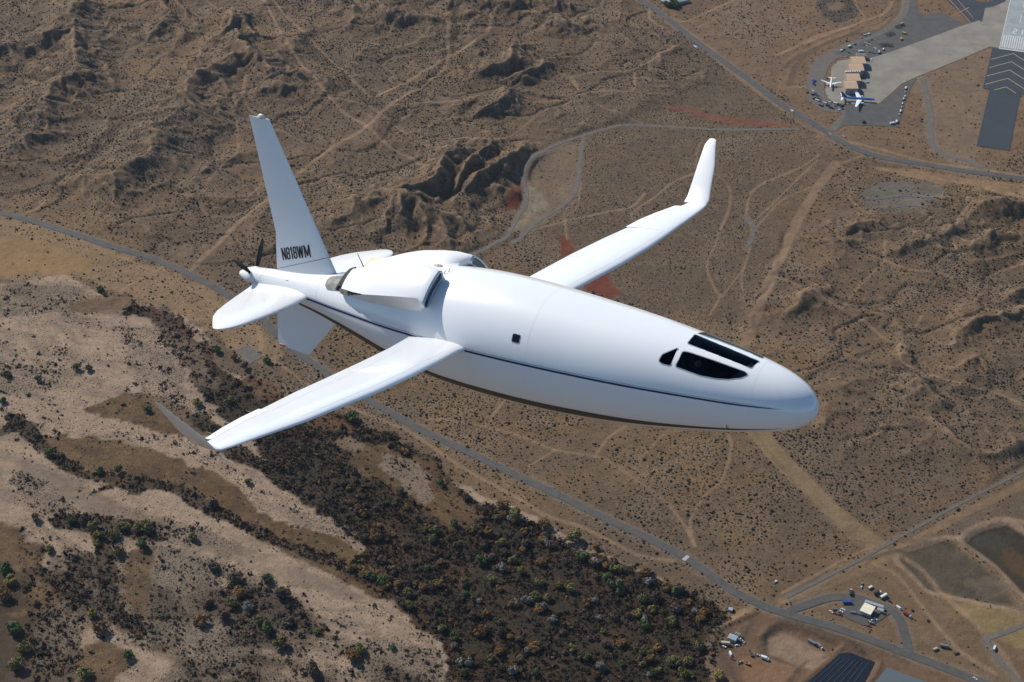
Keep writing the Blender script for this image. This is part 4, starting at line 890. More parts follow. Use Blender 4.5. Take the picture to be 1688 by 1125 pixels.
for k in range(5):
    o = b0 if k == 0 else b0.copy()
    if k: C.objects.link(o)
    o.rotation_euler = (math.radians(50 + 72 * k), 0, 0)
    rt = MB(); rt.tube((-.04, 0, .10), (-.04, 0, .20), .035, .028, 10)
    if k == 0: br = rt.build('blade_root', MT['blade'], b0, True)
    else:
        c_ = br.copy(); C.objects.link(c_); c_.parent = o
# engine cowls
TH = {-1: lambda t: t, 1: lambda t: 180 - t}
for s_ in (-1, 1):
    g = TH[s_]
    def P_(x, th, r): 
        t_ = math.radians(g(th)); return (-x, -r * math.cos(t_), zc(x) + r * math.sin(t_))
    def slot(x, r0, r1, t0, t1, n=10):
        """rounded slot outline in (theta, r)"""
        rm = (r0 + r1) / 2; h = (r1 - r0) / 2; dt = math.degrees(h / rm); o = []
        for i in range(n * 2 + 1): u = i / (2 * n); o.append((t0 + dt + (t1 - t0 - 2 * dt) * u, r1))
        for i in range(1, n): a = math.pi / 2 - math.pi * i / n; o.append((t1 - dt + dt * math.cos(a), rm + h * math.sin(a)))
        for i in range(n * 2 + 1): u = i / (2 * n); o.append((t1 - dt - (t1 - t0 - 2 * dt) * u, r0))
        for i in range(1, n): a = -math.pi / 2 - math.pi * i / n; o.append((t0 + dt + dt * math.cos(a), rm + h * math.sin(a)))
        return o
    n = 10; sl0 = slot(6.97, 1.098, 1.262, 31.0, 66.5)
    def bump(x, ro, t_lo, t_brk, t_hi, t_top, ri, brk=1.0):
        """outer outline from the low edge over the break and the flat top to the spine, back inside the hull"""
        o = []; R_ = rad(x)
        for i in range(2 * n + 1):
            u = i / (2 * n); th = t_brk + (t_hi - t_brk) * u; o.append((th, ro * (1 - .0 * u)))
        for i in range(1, n):
            u = i / n; th = t_hi + (t_top - t_hi) * u; v = .5 + .5 * math.cos(math.pi * u); o.append((th, (R_ - .03) + (ro - R_ + .03) * v))
        for i in range(2 * n + 1):
            u = i / (2 * n); o.append((t_top - (t_top - t_lo) * u, R_ - ri))
        for i in range(1, n):
            u = i / n; o.append((t_lo + (t_brk - t_lo) * u, (R_ - .03) + (ro - R_ + .03) * (u ** (1.1 * brk))))
        return o
    st = [(6.97, sl0), (7.03, slot(7.03, 1.085, 1.280, 30.5, 68)), (7.11, None), (7.3, None), (7.6, None), (8.0, None), (8.35, None), (8.7, None), (9.08, None)]
    par = {7.11: (.243, 27, 36.0, 64, 80, .05), 7.3: (.275, 25.5, 35.2, 65, 85, .06), 7.6: (.29, 25, 34, 66, 89, .06), 8.0: (.30, 24.5, 32.5, 66, 90, .06), 8.35: (.28, 25, 31.6, 66, 90, .06), 8.7: (.24, 27, 33, 66, 90, .06), 9.08: (.185, 30, 36.4, 68, 90, .06)}
    par = {k_: (rad(k_) + v_[0],) + v_[1:] for k_, v_ in par.items()}
    secs = []
    for x, q in st:
        q = q or bump(x, *par[x]); secs.append([P_(x, a, r) for a, r in q])
    b = MB(); b.loft(secs, False, True); cowl = b.build('engine_cowl', MT['white'], air, True)
    # lip and mesh
    rows = []
    for k in range(9):
        a = math.pi * k / 8; gr = .026 * math.cos(a); dx = -.028 * math.sin(a)
        rows.append([P_(6.975 + dx, th, r) for th, r in slot(6.97, 1.098 - gr, 1.262 + gr, 31.0 - gr * 45, 66.5 + gr * 45)])
    b = MB(); b.loft(rows, False, False); lip = b.build('intake_lip', MT['lip'], cowl, True)
    b = MB(); b.add([P_(7.01, th, r) for th, r in slot(6.97, 1.11, 1.25, 32, 65.5)], [tuple(range(len(sl0)))]); b.build('intake_screen', MT['grille'], lip)
    b = MB()
    for th in np.arange(34, 62, 2.4): b.tube(P_(7.0, th, 1.112), P_(7.0, th, 1.248), .0035, n=5)
    for r in (1.145, 1.18, 1.215):
        for th in np.arange(32.5, 61, 3): b.tube(P_(6.998, th, r), P_(6.998, th + 3, r), .0035, n=5)
    b.build('intake_grid', MT['lip'], lip)
    # cowl flap gap and exhaust
    e_ = lambda x: rad(x) + float(np.interp(x, [8.35, 8.7, 9.08], [.28, .24, .185]))
    tb = lambda x: float(np.interp(x, [8.35, 8.7, 9.08], [31.6, 33, 36.4]))
    b = MB(); b.loft([[P_(x, tb(x) - .1, e_(x) + .004), P_(x, tb(x) - w1, e_(x) - w1 * .012), P_(x, tb(x) - w1, e_(x) - .05), P_(x, tb(x) + .5, e_(x) - .05)] for x, w1 in ((8.42, .3), (8.6, 1.6), (8.70, 2.2), (8.72, 3.6), (8.78, 3.6), (8.79, 2.6), (8.86, 2.8))]); b.build('cowl_flap_gap', MT['dark'], cowl)
    b = MB(); b.loft([[P_(x, tb(min(x, 9.08)) - .1, e_(min(x, 9.08)) + .004 - o2), P_(x, tb(min(x, 9.08)) - 5.2, e_(min(x, 9.08)) - .05 - o2), P_(x, tb(min(x, 9.08)) - 5.2, e_(min(x, 9.08)) - .12 - o2), P_(x, tb(min(x, 9.08)) + .5, e_(min(x, 9.08)) - .05 - o2)] for x, o2 in ((8.865, 0), (9.0, .0), (9.085, .004), (9.16, .06))]); b.build('stained_flap_edge', mat('scorched_edge', (.40, .35, .29), .6, noise=.7, nscale=14, ncol=(.05, .045, .03)), cowl)
    b = MB(); b.loft([[P_(x, th, rad(x) + .012 + h_) for th, h_ in zip(np.linspace(37, 80, 14), [0] + [o2] * 12 + [0])] + [P_(x, th, rad(x) - .01) for th in np.linspace(80, 37, 14)] for x, o2 in (((9.09, .16), (9.24, .13), (9.34, .03), (9.38, 0)) if s_ < 0 else ((9.09, .04), (9.2, .01)))]); b.build('exhaust_opening', MT['dark'], cowl)
    EX = [(x, th) for x, th in ((9.18, 36), (9.40, 35), (9.60, 34.5), (9.70, 44), (9.74, 58), (9.70, 71), (9.50, 75), (9.18, 79))]
    Q = rounded(EX, .3)
    V, F = pane(Q if s_ < 0 else np.array([(a, 180 - t_) for a, t_ in Q]), .006); pyobj('exhaust_panel', V, F, MT['soot'], cowl, True)
    b = MB(); b.loft([[P_(x, th, rad(x) + .012) for th in (88, 79)] + [P_(x, th, rad(x) - .02) for th in (79, 88)] for x in (9.0, 9.3, 9.6)]); b.build('exhaust_fairing', MT['white2'], cowl)
# small fittings on the spine
b = MB(); b.loft([[(-9.60, .62, .42), (-9.60, 1.0, .52), (-9.62, 1.0, .61), (-9.62, .62, .50)], [(-9.31, .62, .44), (-9.31, 1.0, .56), (-9.29, 1.0, .665), (-9.29, .62, .55)]]); b.build('exit_flap', MT['cream'], air)
b = MB(); b.box(-9.29, -9.235, .62, .985, .46, .655); b.build('flap_hinge', MT['dark'], air)
b = MB(); b.loft([[(-9.22, .62, .48), (-9.22, 1.0, .60), (-9.23, 1.0, .68), (-9.23, .62, .56)], [(-8.97, .62, .50), (-8.97, 1.0, .64), (-8.96, 1.0, .73), (-8.96, .62, .60)]]); b.build('exit_flap', MT['cream'], air)
b = MB(); b.box(-9.29, -9.235, .62, .985, .46, .655); b.build('flap_hinge', MT['dark'], air)
b = MB(); b.tube((-9.02, .02, .70), (-9.20, .02, 1.02), .011, .006, 6); b.tube((-9.0, .02, .66), (-9.03, .02, .72), .02, .014, 8); b.build('whip_antenna', MT['black'], air)
b = MB(); b.loft([[(-7.28, .03, 1.08), (-7.36, .035, 1.08), (-7.50, .03, 1.07), (-7.40, -.02, 1.07)], [(-7.30, .03, 1.13), (-7.36, .032, 1.135), (-7.48, .03, 1.12), (-7.40, .01, 1.13)]]); b.build('blade_antenna', mat('primer_beige', (.55, .50, .42), .5), air)
b = MB(); b.tube((-7.04, -.18, 1.08), (-6.98, -.20, 1.19), .010, .006, 6); b.tube((-7.10, -.25, 1.06), (-7.02, -.27, 1.16), .010, .006, 6); b.build('temperature_probe', mat('beige_probe', (.45, .42, .36), .5), air)
b = MB(); b.box(-10.72, -10.62, -.235, -.215, .27, .285); b.build('placard', MT['black'], air)
b = MB(); b.tube(fp(1.33, -37, -.005), fp(1.33, -37, .03), .008, .005, 6); b.tube(fp(1.33, -37, .03), fp(1.30, -41, .035), .006, .006, 6); b.build('pitot_tube', MT['dark'], air)

# pilot: one skinned body, seated; own thing because he only sits inside
def skin_figure(name, verts, edges, rad_, m, parent=None, lev=2):
    me = bpy.data.meshes.new(name); me.from_pydata(verts, edges, []); o = bpy.data.objects.new(name, me); C.objects.link(o)
    me.materials.append(m)
    sk = o.modifiers.new('skin', 'SKIN'); lay = me.skin_vertices[0] if me.skin_vertices else None
    if lay is None:
        bm = bmesh.new(); bm.from_mesh(me); bm.verts.layers.skin.verify(); bm.to_mesh(me); bm.free(); lay = me.skin_vertices[0]
    for i, r in enumerate(rad_): lay.data[i].radius = (r, r) if not isinstance(r, tuple) else r; lay.data[i].use_root = (i == 0)
    su = o.modifiers.new('sub', 'SUBSURF'); su.levels = lev; su.render_levels = lev
    if parent: o.parent = parent
    return o
MT['skin'] = mat('skin', (.50, .32, .23), .5); MT['cloth'] = mat('dark_shirt', (.05, .06, .09), .9); MT['hair'] = mat('brown_hair', (.05, .03, .02), .8)
pil = empty('person'); pil.matrix_world = air.matrix_world @ Matrix.Translation((-2.02, -.30, -.13))
tag(pil, 'pilot in dark shirt and headset sitting behind the cockpit glass', 'person')
bv = [(0,0,.05),(-.05,0,.22),(-.08,0,.38),(-.08,0,.455),(-.07,0,.52), (-.07,.17,.40),(.06,.22,.22),(.27,.14,.20),(.35,.12,.22), (-.07,-.17,.40),(.06,-.22,.22),(.27,-.14,.20),(.35,-.12,.22), (.10,.09,.06),(.42,.10,.10),(.52,.10,-.08), (.10,-.09,.06),(.42,-.10,.10),(.52,-.10,-.08)]
be = [(0,1),(1,2),(2,3),(3,4),(2,5),(5,6),(6,7),(7,8),(2,9),(9,10),(10,11),(11,12),(0,13),(13,14),(14,15),(0,16),(16,17),(17,18)]
skin_figure('body', bv, be, [.13,.12,.12,.05,.05,.06,.045,.035,.03,.06,.045,.035,.03,.085,.065,.045,.085,.065,.045], MT['cloth'], pil)
hd = bpy.data.meshes.new('head'); bm = bmesh.new(); bmesh.ops.create_icosphere(bm, subdivisions=4, radius=.1)
for v in bm.verts:
    x, y, z = v.co; v.co = (x * 1.02, y * .80, z * 1.18)
    if x > .04 and abs(y) < .03 and -.04 < z < .02: v.co.x += .022 * (1 - abs(y) / .03)
    if x > .05 and z < -.05: v.co.x += .012
    if x > .06 and .02 < z < .045 and .015 < abs(y) < .05: v.co.x -= .010
    if abs(y) > .085 and -.03 < z < .03 and abs(x) < .03: v.co.y *= 1.12
bm.to_mesh(hd); bm.free(); h_ = link_mesh('head', hd, MT['skin'], pil, True); h_.location = (-.055, 0, .60)
hm = bpy.data.meshes.new('hair'); bm = bmesh.new(); bmesh.ops.create_icosphere(bm, subdivisions=3, radius=.108)
bmesh.ops.delete(bm, geom=[v for v in bm.verts if v.co.z < -.01 + .5 * max(v.co.x + .01, 0)], context='VERTS')
for v in bm.verts: v.co.y *= .83; v.co.z *= 1.15
bm.to_mesh(hm); bm.free(); o = link_mesh('hair', hm, MT['hair'], pil, True); o.location = (-.058, 0, .602)
b = MB(); b.loft([[(-.06 + .012 * k2, .094 * math.cos(a), .60 + .135 * math.sin(a)) for a in np.linspace(0, math.pi, 14)] for k2 in (-1, 1)], False, False, False)
for s_ in (-1, 1): b.tube((-.055, s_ * .078, .60), (-.055, s_ * .108, .60), .036, .03, 12)
b.tube((-.04, -.1, .58), (.06, -.05, .54), .005, n=5); b.build('headset', MT['black'], pil)

# ------------------------------------------------------------------ ground-cover vegetation (uncountable: one object per kind of cover)
def cell_at(A, x, y):
    i = np.clip(np.searchsorted(gx, x) - 1, 0, NX - 1); j = np.clip(np.searchsorted(gy, y) - 1, 0, NY - 1); return A[j, i]
def in_view(x, y, m=60):
    return (np.abs(x) < (y * .318 + m + 40)) & (y > 1070) & (y < 2690)
def scatter(A, cell, k, seed):
    r = np.random.default_rng(seed); xs = np.arange(-900, 900, cell); ys = np.arange(1065, 2695, cell); X, Y = np.meshgrid(xs, ys)
    X = (X + r.random(X.shape) * cell).ravel(); Y = (Y + r.random(Y.shape) * cell).ravel(); m = in_view(X, Y); X, Y = X[m], Y[m]
    m = r.random(len(X)) < cell_at(A, X, Y) * k; return X[m], Y[m]
def domes(name, X, Y, rad_, hgt, col, label, cat, seed, sides=6, lump=.35, m=None, spread=0):
    r = np.random.default_rng(seed); n = len(X); Z = HZ(X, Y)
    a = np.arange(sides) * 2 * np.pi / sides
    prof = [(.80, -.08), (1.0, .38), (.66, .80)]
    V = []
    ph = r.random(n) * 6.28
    for pr, pz in prof:
        rr = rad_[:, None] * pr * (1 + (r.random((n, sides)) - .5) * 2 * lump); zz = hgt[:, None] * (pz + (r.random((n, sides)) - .5) * .25 * (pz > 0))
        V.append(np.stack([X[:, None] + rr * np.cos(a + ph[:, None]), Y[:, None] + rr * np.sin(a + ph[:, None]), Z[:, None] + zz], -1))
    top = np.stack([X + (r.random(n) - .5) * rad_ * .3, Y + (r.random(n) - .5) * rad_ * .3, Z + hgt], -1)[:, None]
    V = np.concatenate(V + [top], 1); nv = V.shape[1]; F = []
    for k in range(2):
        for i in range(sides):
            j = (i + 1) % sides; F += [(k * sides + i, k * sides + j, (k + 1) * sides + j), (k * sides + i, (k + 1) * sides + j, (k + 1) * sides + i)]
    for i in range(sides): F.append((2 * sides + i, 2 * sides + (i + 1) % sides, 3 * sides))
    F = (np.array(F)[None] + (np.arange(n) * nv)[:, None, None]).reshape(-1, 3)
    me = npmesh(name, V.reshape(-1, 3), F, 3)
    at = me.attributes.new('tint', 'FLOAT_COLOR', 'POINT')
    c = np.repeat(col[:, None], nv, 1) * (.8 + .4 * r.random((n, nv, 1))); c = np.concatenate([c, np.ones((n, nv, 1))], -1)
    at.data.foreach_set('color', c.astype(np.float32).ravel())
    return tag(link_mesh(name, me, m or MT['shrub']), label, cat, kind='stuff')
def tufts(name, X, Y, rad_, hgt, col, label, cat, seed, k=14, size=.42):
    # every bush a loose heap of small leaf clumps
    r = np.random.default_rng(seed); n = len(X); Z = HZ(X, Y)
    d = r.normal(size=(n, k, 3)); d /= np.linalg.norm(d, axis=2, keepdims=True); d[..., 2] = np.abs(d[..., 2])
    q = (.35 + .65 * r.random((n, k, 1))) ; c = d * q * np.stack([rad_, rad_, hgt], -1)[:, None]
    c = c + np.stack([X, Y, Z], -1)[:, None]; nn = d + r.normal(size=d.shape) * .7; nn /= np.linalg.norm(nn, axis=2, keepdims=True)
    u = np.cross(nn, np.array([.31, .17, .93])); u /= np.linalg.norm(u, axis=2, keepdims=True); v = np.cross(nn, u)
    s_ = (rad_[:, None, None] * size * (.6 + .8 * r.random((n, k, 1))))
    V = np.stack([c + u * s_, c + v * s_ * .8 + nn * s_ * .35, c - u * s_, c - v * s_ * .8 + nn * s_ * .2], 2)
    F = np.arange(n * k * 4).reshape(-1, 4); me = npmesh(name, V.reshape(-1, 3), F, 4)
    at = me.attributes.new('tint', 'FLOAT_COLOR', 'POINT'); cc = np.repeat((col[:, None] * (.65 + .7 * r.random((n, k, 1))))[:, :, None], 4, 2)
    at.data.foreach_set('color', np.concatenate([cc, np.ones(cc.shape[:3] + (1,))], -1).astype(np.float32).ravel())
    return tag(link_mesh(name, me, MT['shrub']), label, cat, kind='stuff')
def cols(pal, w, n, seed, jit=.25):
    r = np.random.default_rng(seed); p = np.array(pal)[r.choice(len(pal), n, p=np.array(w) / sum(w))]; return p * (1 + (r.random((n, 1)) - .5) * 2 * jit)
DEN = np.clip(DEN, 0, 4)
X, Y = scatter(DEN, 3.7, .46, 11); n = len(X); r = np.random.default_rng(12)
R_ = np.clip(r.lognormal(-.16, .34, n), .42, 2.1); fine = inpoly(GL([(860,180),(1200,120),(1390,230),(1300,400),(1180,560),(900,440),(830,330)]), X, Y)
R_[fine] *= .72
domes('desert_scrub', X, Y, R_, R_ * .95, cols([(.036,.032,.020),(.055,.044,.024),(.080,.062,.034),(.026,.024,.018)], [4,3,2,2], n, 13), 'dark creosote bushes dotted all over the tan desert floor', 'scrub', 14)
X, Y = scatter(DEN, 3.6, .26, 15); n = len(X); R_ = .28 + .4 * r.random(n)
domes('low_scrub', X, Y, R_, R_ * .8, cols([(.06,.05,.036),(.10,.082,.055),(.045,.04,.035)], [3,3,2], n, 16), 'small low desert shrubs between the larger bushes', 'scrub', 17, sides=5)
X, Y = scatter(np.clip(RS, 0, 4), 3.2, .15, 21); n = len(X); keep = fbm(X, Y, 20, 555, 4) > .47; X, Y = X[keep], Y[keep]; n = len(X); R_ = np.clip(r.lognormal(.1, .45, n), .5, 3.2)
tufts('sandbar_scrub', X, Y, R_, R_ * 1.0, cols([(.040,.028,.030),(.060,.045,.040),(.05,.048,.032),(.10,.075,.05)], [4,3,2,1.5], n, 23), 'dark brown bushes scattered over the pale river sand', 'scrub', 24, 12, .45)
X, Y = scatter(np.clip(RS, 0, 4), 2.2, .15, 25); n = len(X); R_ = .25 + .5 * r.random(n)
domes('sandbar_weeds', X, Y, R_, R_ * .9, cols([(.06,.045,.045),(.10,.075,.055),(.12,.10,.07)], [3,2,2], n, 26), 'fine dry weeds speckled over the sand bars', 'weeds', 27, sides=5)
X, Y = scatter(RD, 2.2, .80, 31); kp = r.random(len(X)) < .42 + 1.0 * sstep(.36, .60, fbm(X, Y, 34, 620, 4)); X, Y = X[kp], Y[kp]; n = len(X); R_ = np.clip(r.lognormal(.12, .55, n), .5, 4.2)
east = sstep(-40, 150, X)
ca = cols([(.024,.016,.012),(.048,.028,.016),(.110,.056,.018),(.046,.038,.016),(.040,.032,.024)], [6,3.5,1.6,2,1.0], n, 33, .35)
cb = cols([(.028,.020,.016),(.050,.036,.024),(.105,.054,.018),(.050,.046,.018),(.085,.070,.052)], [5.5,3,2.0,2.8,1.1], n, 34, .35)
tufts('riverside_thicket', X, Y, R_, R_ * .95, np.where((r.random(n) < east)[:, None], cb, ca), 'dense dark brown leafless thicket filling the river belt', 'thicket', 35, 13, .40)

# ------------------------------------------------------------------ trees
def crown_mesh(seed, R, Hh, col, n=420, lobes=7):
    r = np.random.default_rng(seed); L = []
    for i in range(lobes):
        a = r.random() * 6.28; q = R * .55 * math.sqrt(r.random()) if i else 0
        L.append((q * math.cos(a), q * math.sin(a), Hh * (.22 + .40 * r.random()), R * (.40 + .22 * r.random())))
    V = []; F = []; Cc = []
    for k in range(n):
        lx, ly, lz, lr = L[r.integers(len(L))]; d = r.normal(size=3); d /= np.linalg.norm(d)
        if d[2] < -.35: d[2] *= -1
        p = np.array([lx, ly, lz]) + d * lr * (.72 + .34 * r.random()); s = R * (.10 + .09 * r.random())
        nn = d + r.normal(size=3) * .45; nn /= np.linalg.norm(nn); u = np.cross(nn, [.3, .2, 1]); u /= np.linalg.norm(u); v = np.cross(nn, u); b = len(V)
        V += [p + u * s, p + v * s * .8 + nn * s * .3, p - u * s, p - v * s * .8 + nn * s * .2]; F.append((b, b + 1, b + 2, b + 3))
        cc = np.array(col[r.integers(len(col))]) * (.75 + .5 * r.random()); Cc += [cc] * 4
    # inner lobes keep the crown from being see-through everywhere
    me = npmesh('crown', np.array(V), np.array(F), 4); at = me.attributes.new('tint', 'FLOAT_COLOR', 'POINT')
    at.data.foreach_set('color', np.concatenate([np.array(Cc) * 2.0, np.ones((len(Cc), 1))], 1).astype(np.float32).ravel()); me.materials.append(MT['leaf']); return me
def trunk_mesh(seed, R, Hh):
    r = np.random.default_rng(seed); b = MB(); b.tube((0, 0, -.3), (0, 0, Hh * .45), R * .07, R * .045, 7)
    for i in range(5):
        a = r.random() * 6.28; z = Hh * (.22 + .2 * r.random()); b.tube((0, 0, z), (R * .5 * math.cos(a), R * .5 * math.sin(a), z + Hh * .35), R * .035, R * .012, 5)
    me = bpy.data.meshes.new('trunk'); me.from_pydata([tuple(map(float, v)) for v in b.V], [], b.F); me.materials.append(MT['trunk']); return me
MT['leaf'] = attr_mat('leaf_clumps', 'tint', nz=((1.2, .2),), rnd=.18)
PALT = {'green': [(.030,.045,.014),(.045,.060,.018),(.022,.034,.014)], 'olive': [(.060,.055,.018),(.080,.068,.022),(.040,.040,.016)], 'yellow': [(.115,.085,.020),(.085,.068,.020),(.055,.050,.018)],
        'orange': [(.125,.062,.016),(.085,.045,.016),(.060,.040,.018)], 'brown': [(.048,.032,.024),(.065,.044,.030),(.034,.026,.022)], 'grey': [(.085,.075,.062),(.062,.054,.048),(.11,.098,.08)]}
PROTO = {}
for ck, pal in PALT.items():
    for v in range(3): PROTO[ck, v] = (crown_mesh(hash_ := 100 + 17 * v + len(ck) * 7, 1.0, 1.35 if v < 2 else 1.2, pal, 380 + 60 * v, 6 + v), trunk_mesh(200 + v, 1.0, 1.1))
def tree(px, py, R, ck, label, group=None, xy=None, cat='tree'):
    x, y = (G(px, py)[:2] if xy is None else xy); z = float(HZ(x, y))
    t = empty('cottonwood_tree' if ck in ('green', 'olive', 'yellow', 'orange') else 'bare_willow', (x, y, z), random.random() * 6.28)
    cm, tm = PROTO[ck, random.randrange(3)]; q = R * random.uniform(.9, 1.1)
    t.scale = (q, q * random.uniform(.85, 1.1), q * random.uniform(.85, 1.1))
    link_obj(cm, 'crown', t); link_obj(tm, 'trunk', t); tag(t, label, cat, group); return t
def link_obj(me, name, parent):
    o = bpy.data.objects.new(name, me); C.objects.link(o); o.parent = parent; return o
TREES = [
 (358,580,6.2,'green','deep green round tree between the river bend and the fenced gravel pad'), (441,597,6.0,'green','dark green tree at the lower corner of the fenced gravel pad'),
 (165,479,5.5,'green','dark tree on the upper river bank beside the narrow channel'), (172,487,3.2,'green','small dark tree just below the bank tree by the narrow channel'), (126,609,5.2,'olive','olive tree alone on the big upper sand flat'), (147,610,5.0,'brown','dark brown bush tree touching the olive tree on the upper sand flat'),
 (326,668,5.8,'yellow','yellow green tree on sand left of the wing tip'), (243,678,5.2,'green','dark tree in the middle of the orange grass island'), (378,664,5.5,'olive','olive tree on the sand just left of the dark belt'), (401,690,5.0,'brown','brown tree between the dark belt and the white wing tip'),
 (386,592,4.2,'orange','small orange tree below the fenced gravel pad'), (405,607,5.5,'brown','dark bush tree at the sand edge under the gravel pad'), (5,664,5.0,'green','dark tree at the far left edge of the sand flat'), (64,629,4.5,'brown','brown bush tree left of the orange grass island'), (12,620,5.0,'brown','wide dark bush tree near the left edge of the sand'),
 (242,872,8.5,'olive','largest olive crown at the right end of the tree clump'), (226,874,6.5,'olive','olive crown second from right in the tree clump'), (203,872,6.5,'olive','olive crown in the middle of the tree clump'), (188,886,6.2,'yellow','yellowish crown low in the tree clump'), (156,872,7.5,'olive','broad olive crown at the upper left of the tree clump'), (163,886,6.0,'yellow','yellow green crown at the left of the tree clump'), (160,899,5.2,'olive','olive crown at the lower left of the tree clump'),
 (235,901,6.5,'green','dark green tree just below the large olive clump'), (195,914,6.0,'yellow','yellow tinted tree heading the dark strip below the clump'), (120,862,5.0,'green','dark tree left of the large olive clump'), (136,862,5.2,'brown','brown tree touching the left side of the olive clump'),
 (319,889,5.6,'olive','lone olive bush tree on the grey sand right of the clump'), (352,938,7.5,'brown','wide brown tree in the middle of the grey scrub flat'), (388,957,7.0,'brown','round dark tree right of the wide brown one'), (396,982,8.0,'orange','orange brown tree on the edge of the broad sand channel'), (384,998,6.5,'olive','olive tree below the orange brown one'), (409,1004,6.5,'grey','grey tree right of the olive one by the channel'),
 (371,1020,6.6,'brown','dark round tree alone in the grey scrub flat'), (332,1029,6.2,'orange','orange topped tree in the grey scrub flat'), (344,998,5.2,'brown','dark brown tree above the orange topped one'), (427,1026,6.0,'olive','olive tree at the top of the line along the broad sand'), (440,1040,7.0,'green','dark green tree below the olive one along the broad sand'), (475,1030,6.0,'brown','brown bush tree out on the broad sand'),
 (461,1065,6.5,'olive','olive brown tree on the sand near the bottom'), (440,957,6.0,'green','dark green bush tree on the sand bar right of the scrub'), (468,984,7.0,'brown','sprawling dark bush tree in the broad sand channel'), (213,1084,5.8,'green','bright green round tree on pale sand near the bottom'), (27,1101,8.2,'olive','big green tree at the bottom left corner'), (40,1073,7.2,'yellow','yellow tree above the big bottom left one'),
 (142,1113,7.8,'olive','olive tree at the bottom edge on orange grass'), (166,1041,7.2,'orange','orange brown tree at the end of the narrow sand channel'), (153,1016,5.0,'yellow','small yellow green tree above the orange brown one'), (9,943,7.2,'green','dark green tree at the left edge above the yellow ones'), (16,962,7.4,'yellow','yellow crown in the left edge grove'), (8,985,7.2,'orange','orange crown in the left edge grove'), (24,1040,8.2,'green','wide dark green crown below the left edge grove'),
 (83,908,4.6,'olive','small olive tree beside the left sand channel'), (582,1086,7.0,'orange','orange tree on the sand near the bottom centre'), (594,1075,6.2,'olive','olive tree behind the orange one near the bottom centre'), (515,1109,7.6,'brown','wide dark tree at the bottom edge left of centre'), (408,797,4.6,'olive','small olive tree on the thin sand strip'), (81,750,5.0,'green','dark green tree at the start of the dark hedge'), (101,753,5.0,'olive','olive tree second in the dark hedge'),
 (197,778,5.0,'green','green tree half way along the dark hedge'), (164,780,5.0,'green','dark tree left of the green one in the hedge'), (351,835,6.0,'brown','brown round tree on the lower side of the orange bar'), (59,858,4.8,'brown','brown bush tree alone on the left sand'), (522,1043,4.2,'yellow','small yellow tree on the broad sand'), (648,1070,4.0,'green','small green bush tree on the right part of the broad sand'),
 (619,887,6.5,'orange','orange tree at the left side of the dark wood'), (851,853,7.8,'olive','big olive crown near the upper edge of the dark wood'), (830,838,6.5,'orange','rust crown at the upper edge of the dark wood'), (944,891,8.6,'olive','broad olive crown under the road side of the wood'), (959,921,6.8,'green','dark green crown below the broad olive one'), (892,931,5.4,'orange','small bright orange crown in the middle of the dark wood'), (898,868,6.5,'orange','orange brown crown between the two olive ones'),
 (982,904,4.6,'orange','pinkish orange crown next to the pale scrub by the road'), (1020,943,5.2,'yellow','yellow crown in the green part of the wood'), (1062,948,6.5,'orange','rust crown at the right of the green part of the wood'), (1100,972,6.2,'orange','orange crown near the right edge of the wood'), (1114,978,5.2,'green','dark olive crown beside the right edge orange one'), (1016,970,6.2,'green','bright green crown in the green part of the wood'), (1000,955,6.0,'green','dark green crown left of the bright green one'),
 (1050,1016,5.8,'yellow','round pale yellow crown in the right part of the wood'), (1074,1008,5.0,'yellow','second pale yellow crown right of the round one'), (1062,1032,5.6,'green','green crown under the pale yellow ones'), (967,998,5.0,'orange','bright orange crown in the lower middle of the wood'), (868,992,5.6,'grey','pale grey crown in the lower middle of the wood'), (902,989,5.4,'olive','olive crown right of the pale grey one'),
 (796,1045,5.8,'orange','bright orange crown near the sand in the lower wood'), (632,963,7.0,'green','dark green crown at the sand edge of the wood'), (674,1001,5.6,'olive','tan olive crown at the sand edge of the wood'), (581,693,7.2,'green','dark green crown under the white wing'), (727,799,4.8,'green','dark green tree on the orange grass above the wood'), (750,866,5.4,'green','dark green tree below the orange grass'), (1185,1119,6.5,'yellow','golden crown at the bottom edge beside the dirt yard'), (1110,1094,7.6,'olive','wide olive crown near the bottom right of the wood'),
 (1300,1095,.1,'olive',''),
]
for px, py, R, ck, lb in TREES:
    if lb: tree(px, py, R * 1.12, ck, lb)
wood = GL([(560,700),(700,760),(880,870),(1060,945),(1160,990),(1190,1040),(1175,1122),(745,1122),(716,1047),(640,985),(560,935)])
k = 0; r = np.random.default_rng(77)
LB = {'orange': 'rust coloured crown scattered among the dark riverside thicket', 'olive': 'dull olive crown scattered among the dark riverside thicket', 'brown': 'bare brown crown scattered among the dark riverside thicket', 'grey': 'bare grey crown scattered among the dark riverside thicket', 'yellow': 'dull yellow crown scattered among the dark riverside thicket', 'green': 'dark green crown scattered among the dark riverside thicket'}
while k < 190:
    x = r.uniform(wood[:, 0].min(), wood[:, 0].max()); y = r.uniform(wood[:, 1].min(), wood[:, 1].max())
    if not inpoly(wood, np.array([x]), np.array([y]))[0] or cell_at(RD, np.array([x]), np.array([y]))[0] < .6: continue
    ck = r.choice(['orange', 'olive', 'brown', 'grey', 'yellow', 'green'], p=[.20, .20, .27, .18, .04, .11]) if x > -60 else r.choice(['orange', 'olive', 'brown', 'green'], p=[.25, .25, .35, .15])
    tree(0, 0, r.uniform(3.0, 6.4), str(ck), LB[str(ck)], 'scattered crowns in the riverside thicket', (x, y)); k += 1

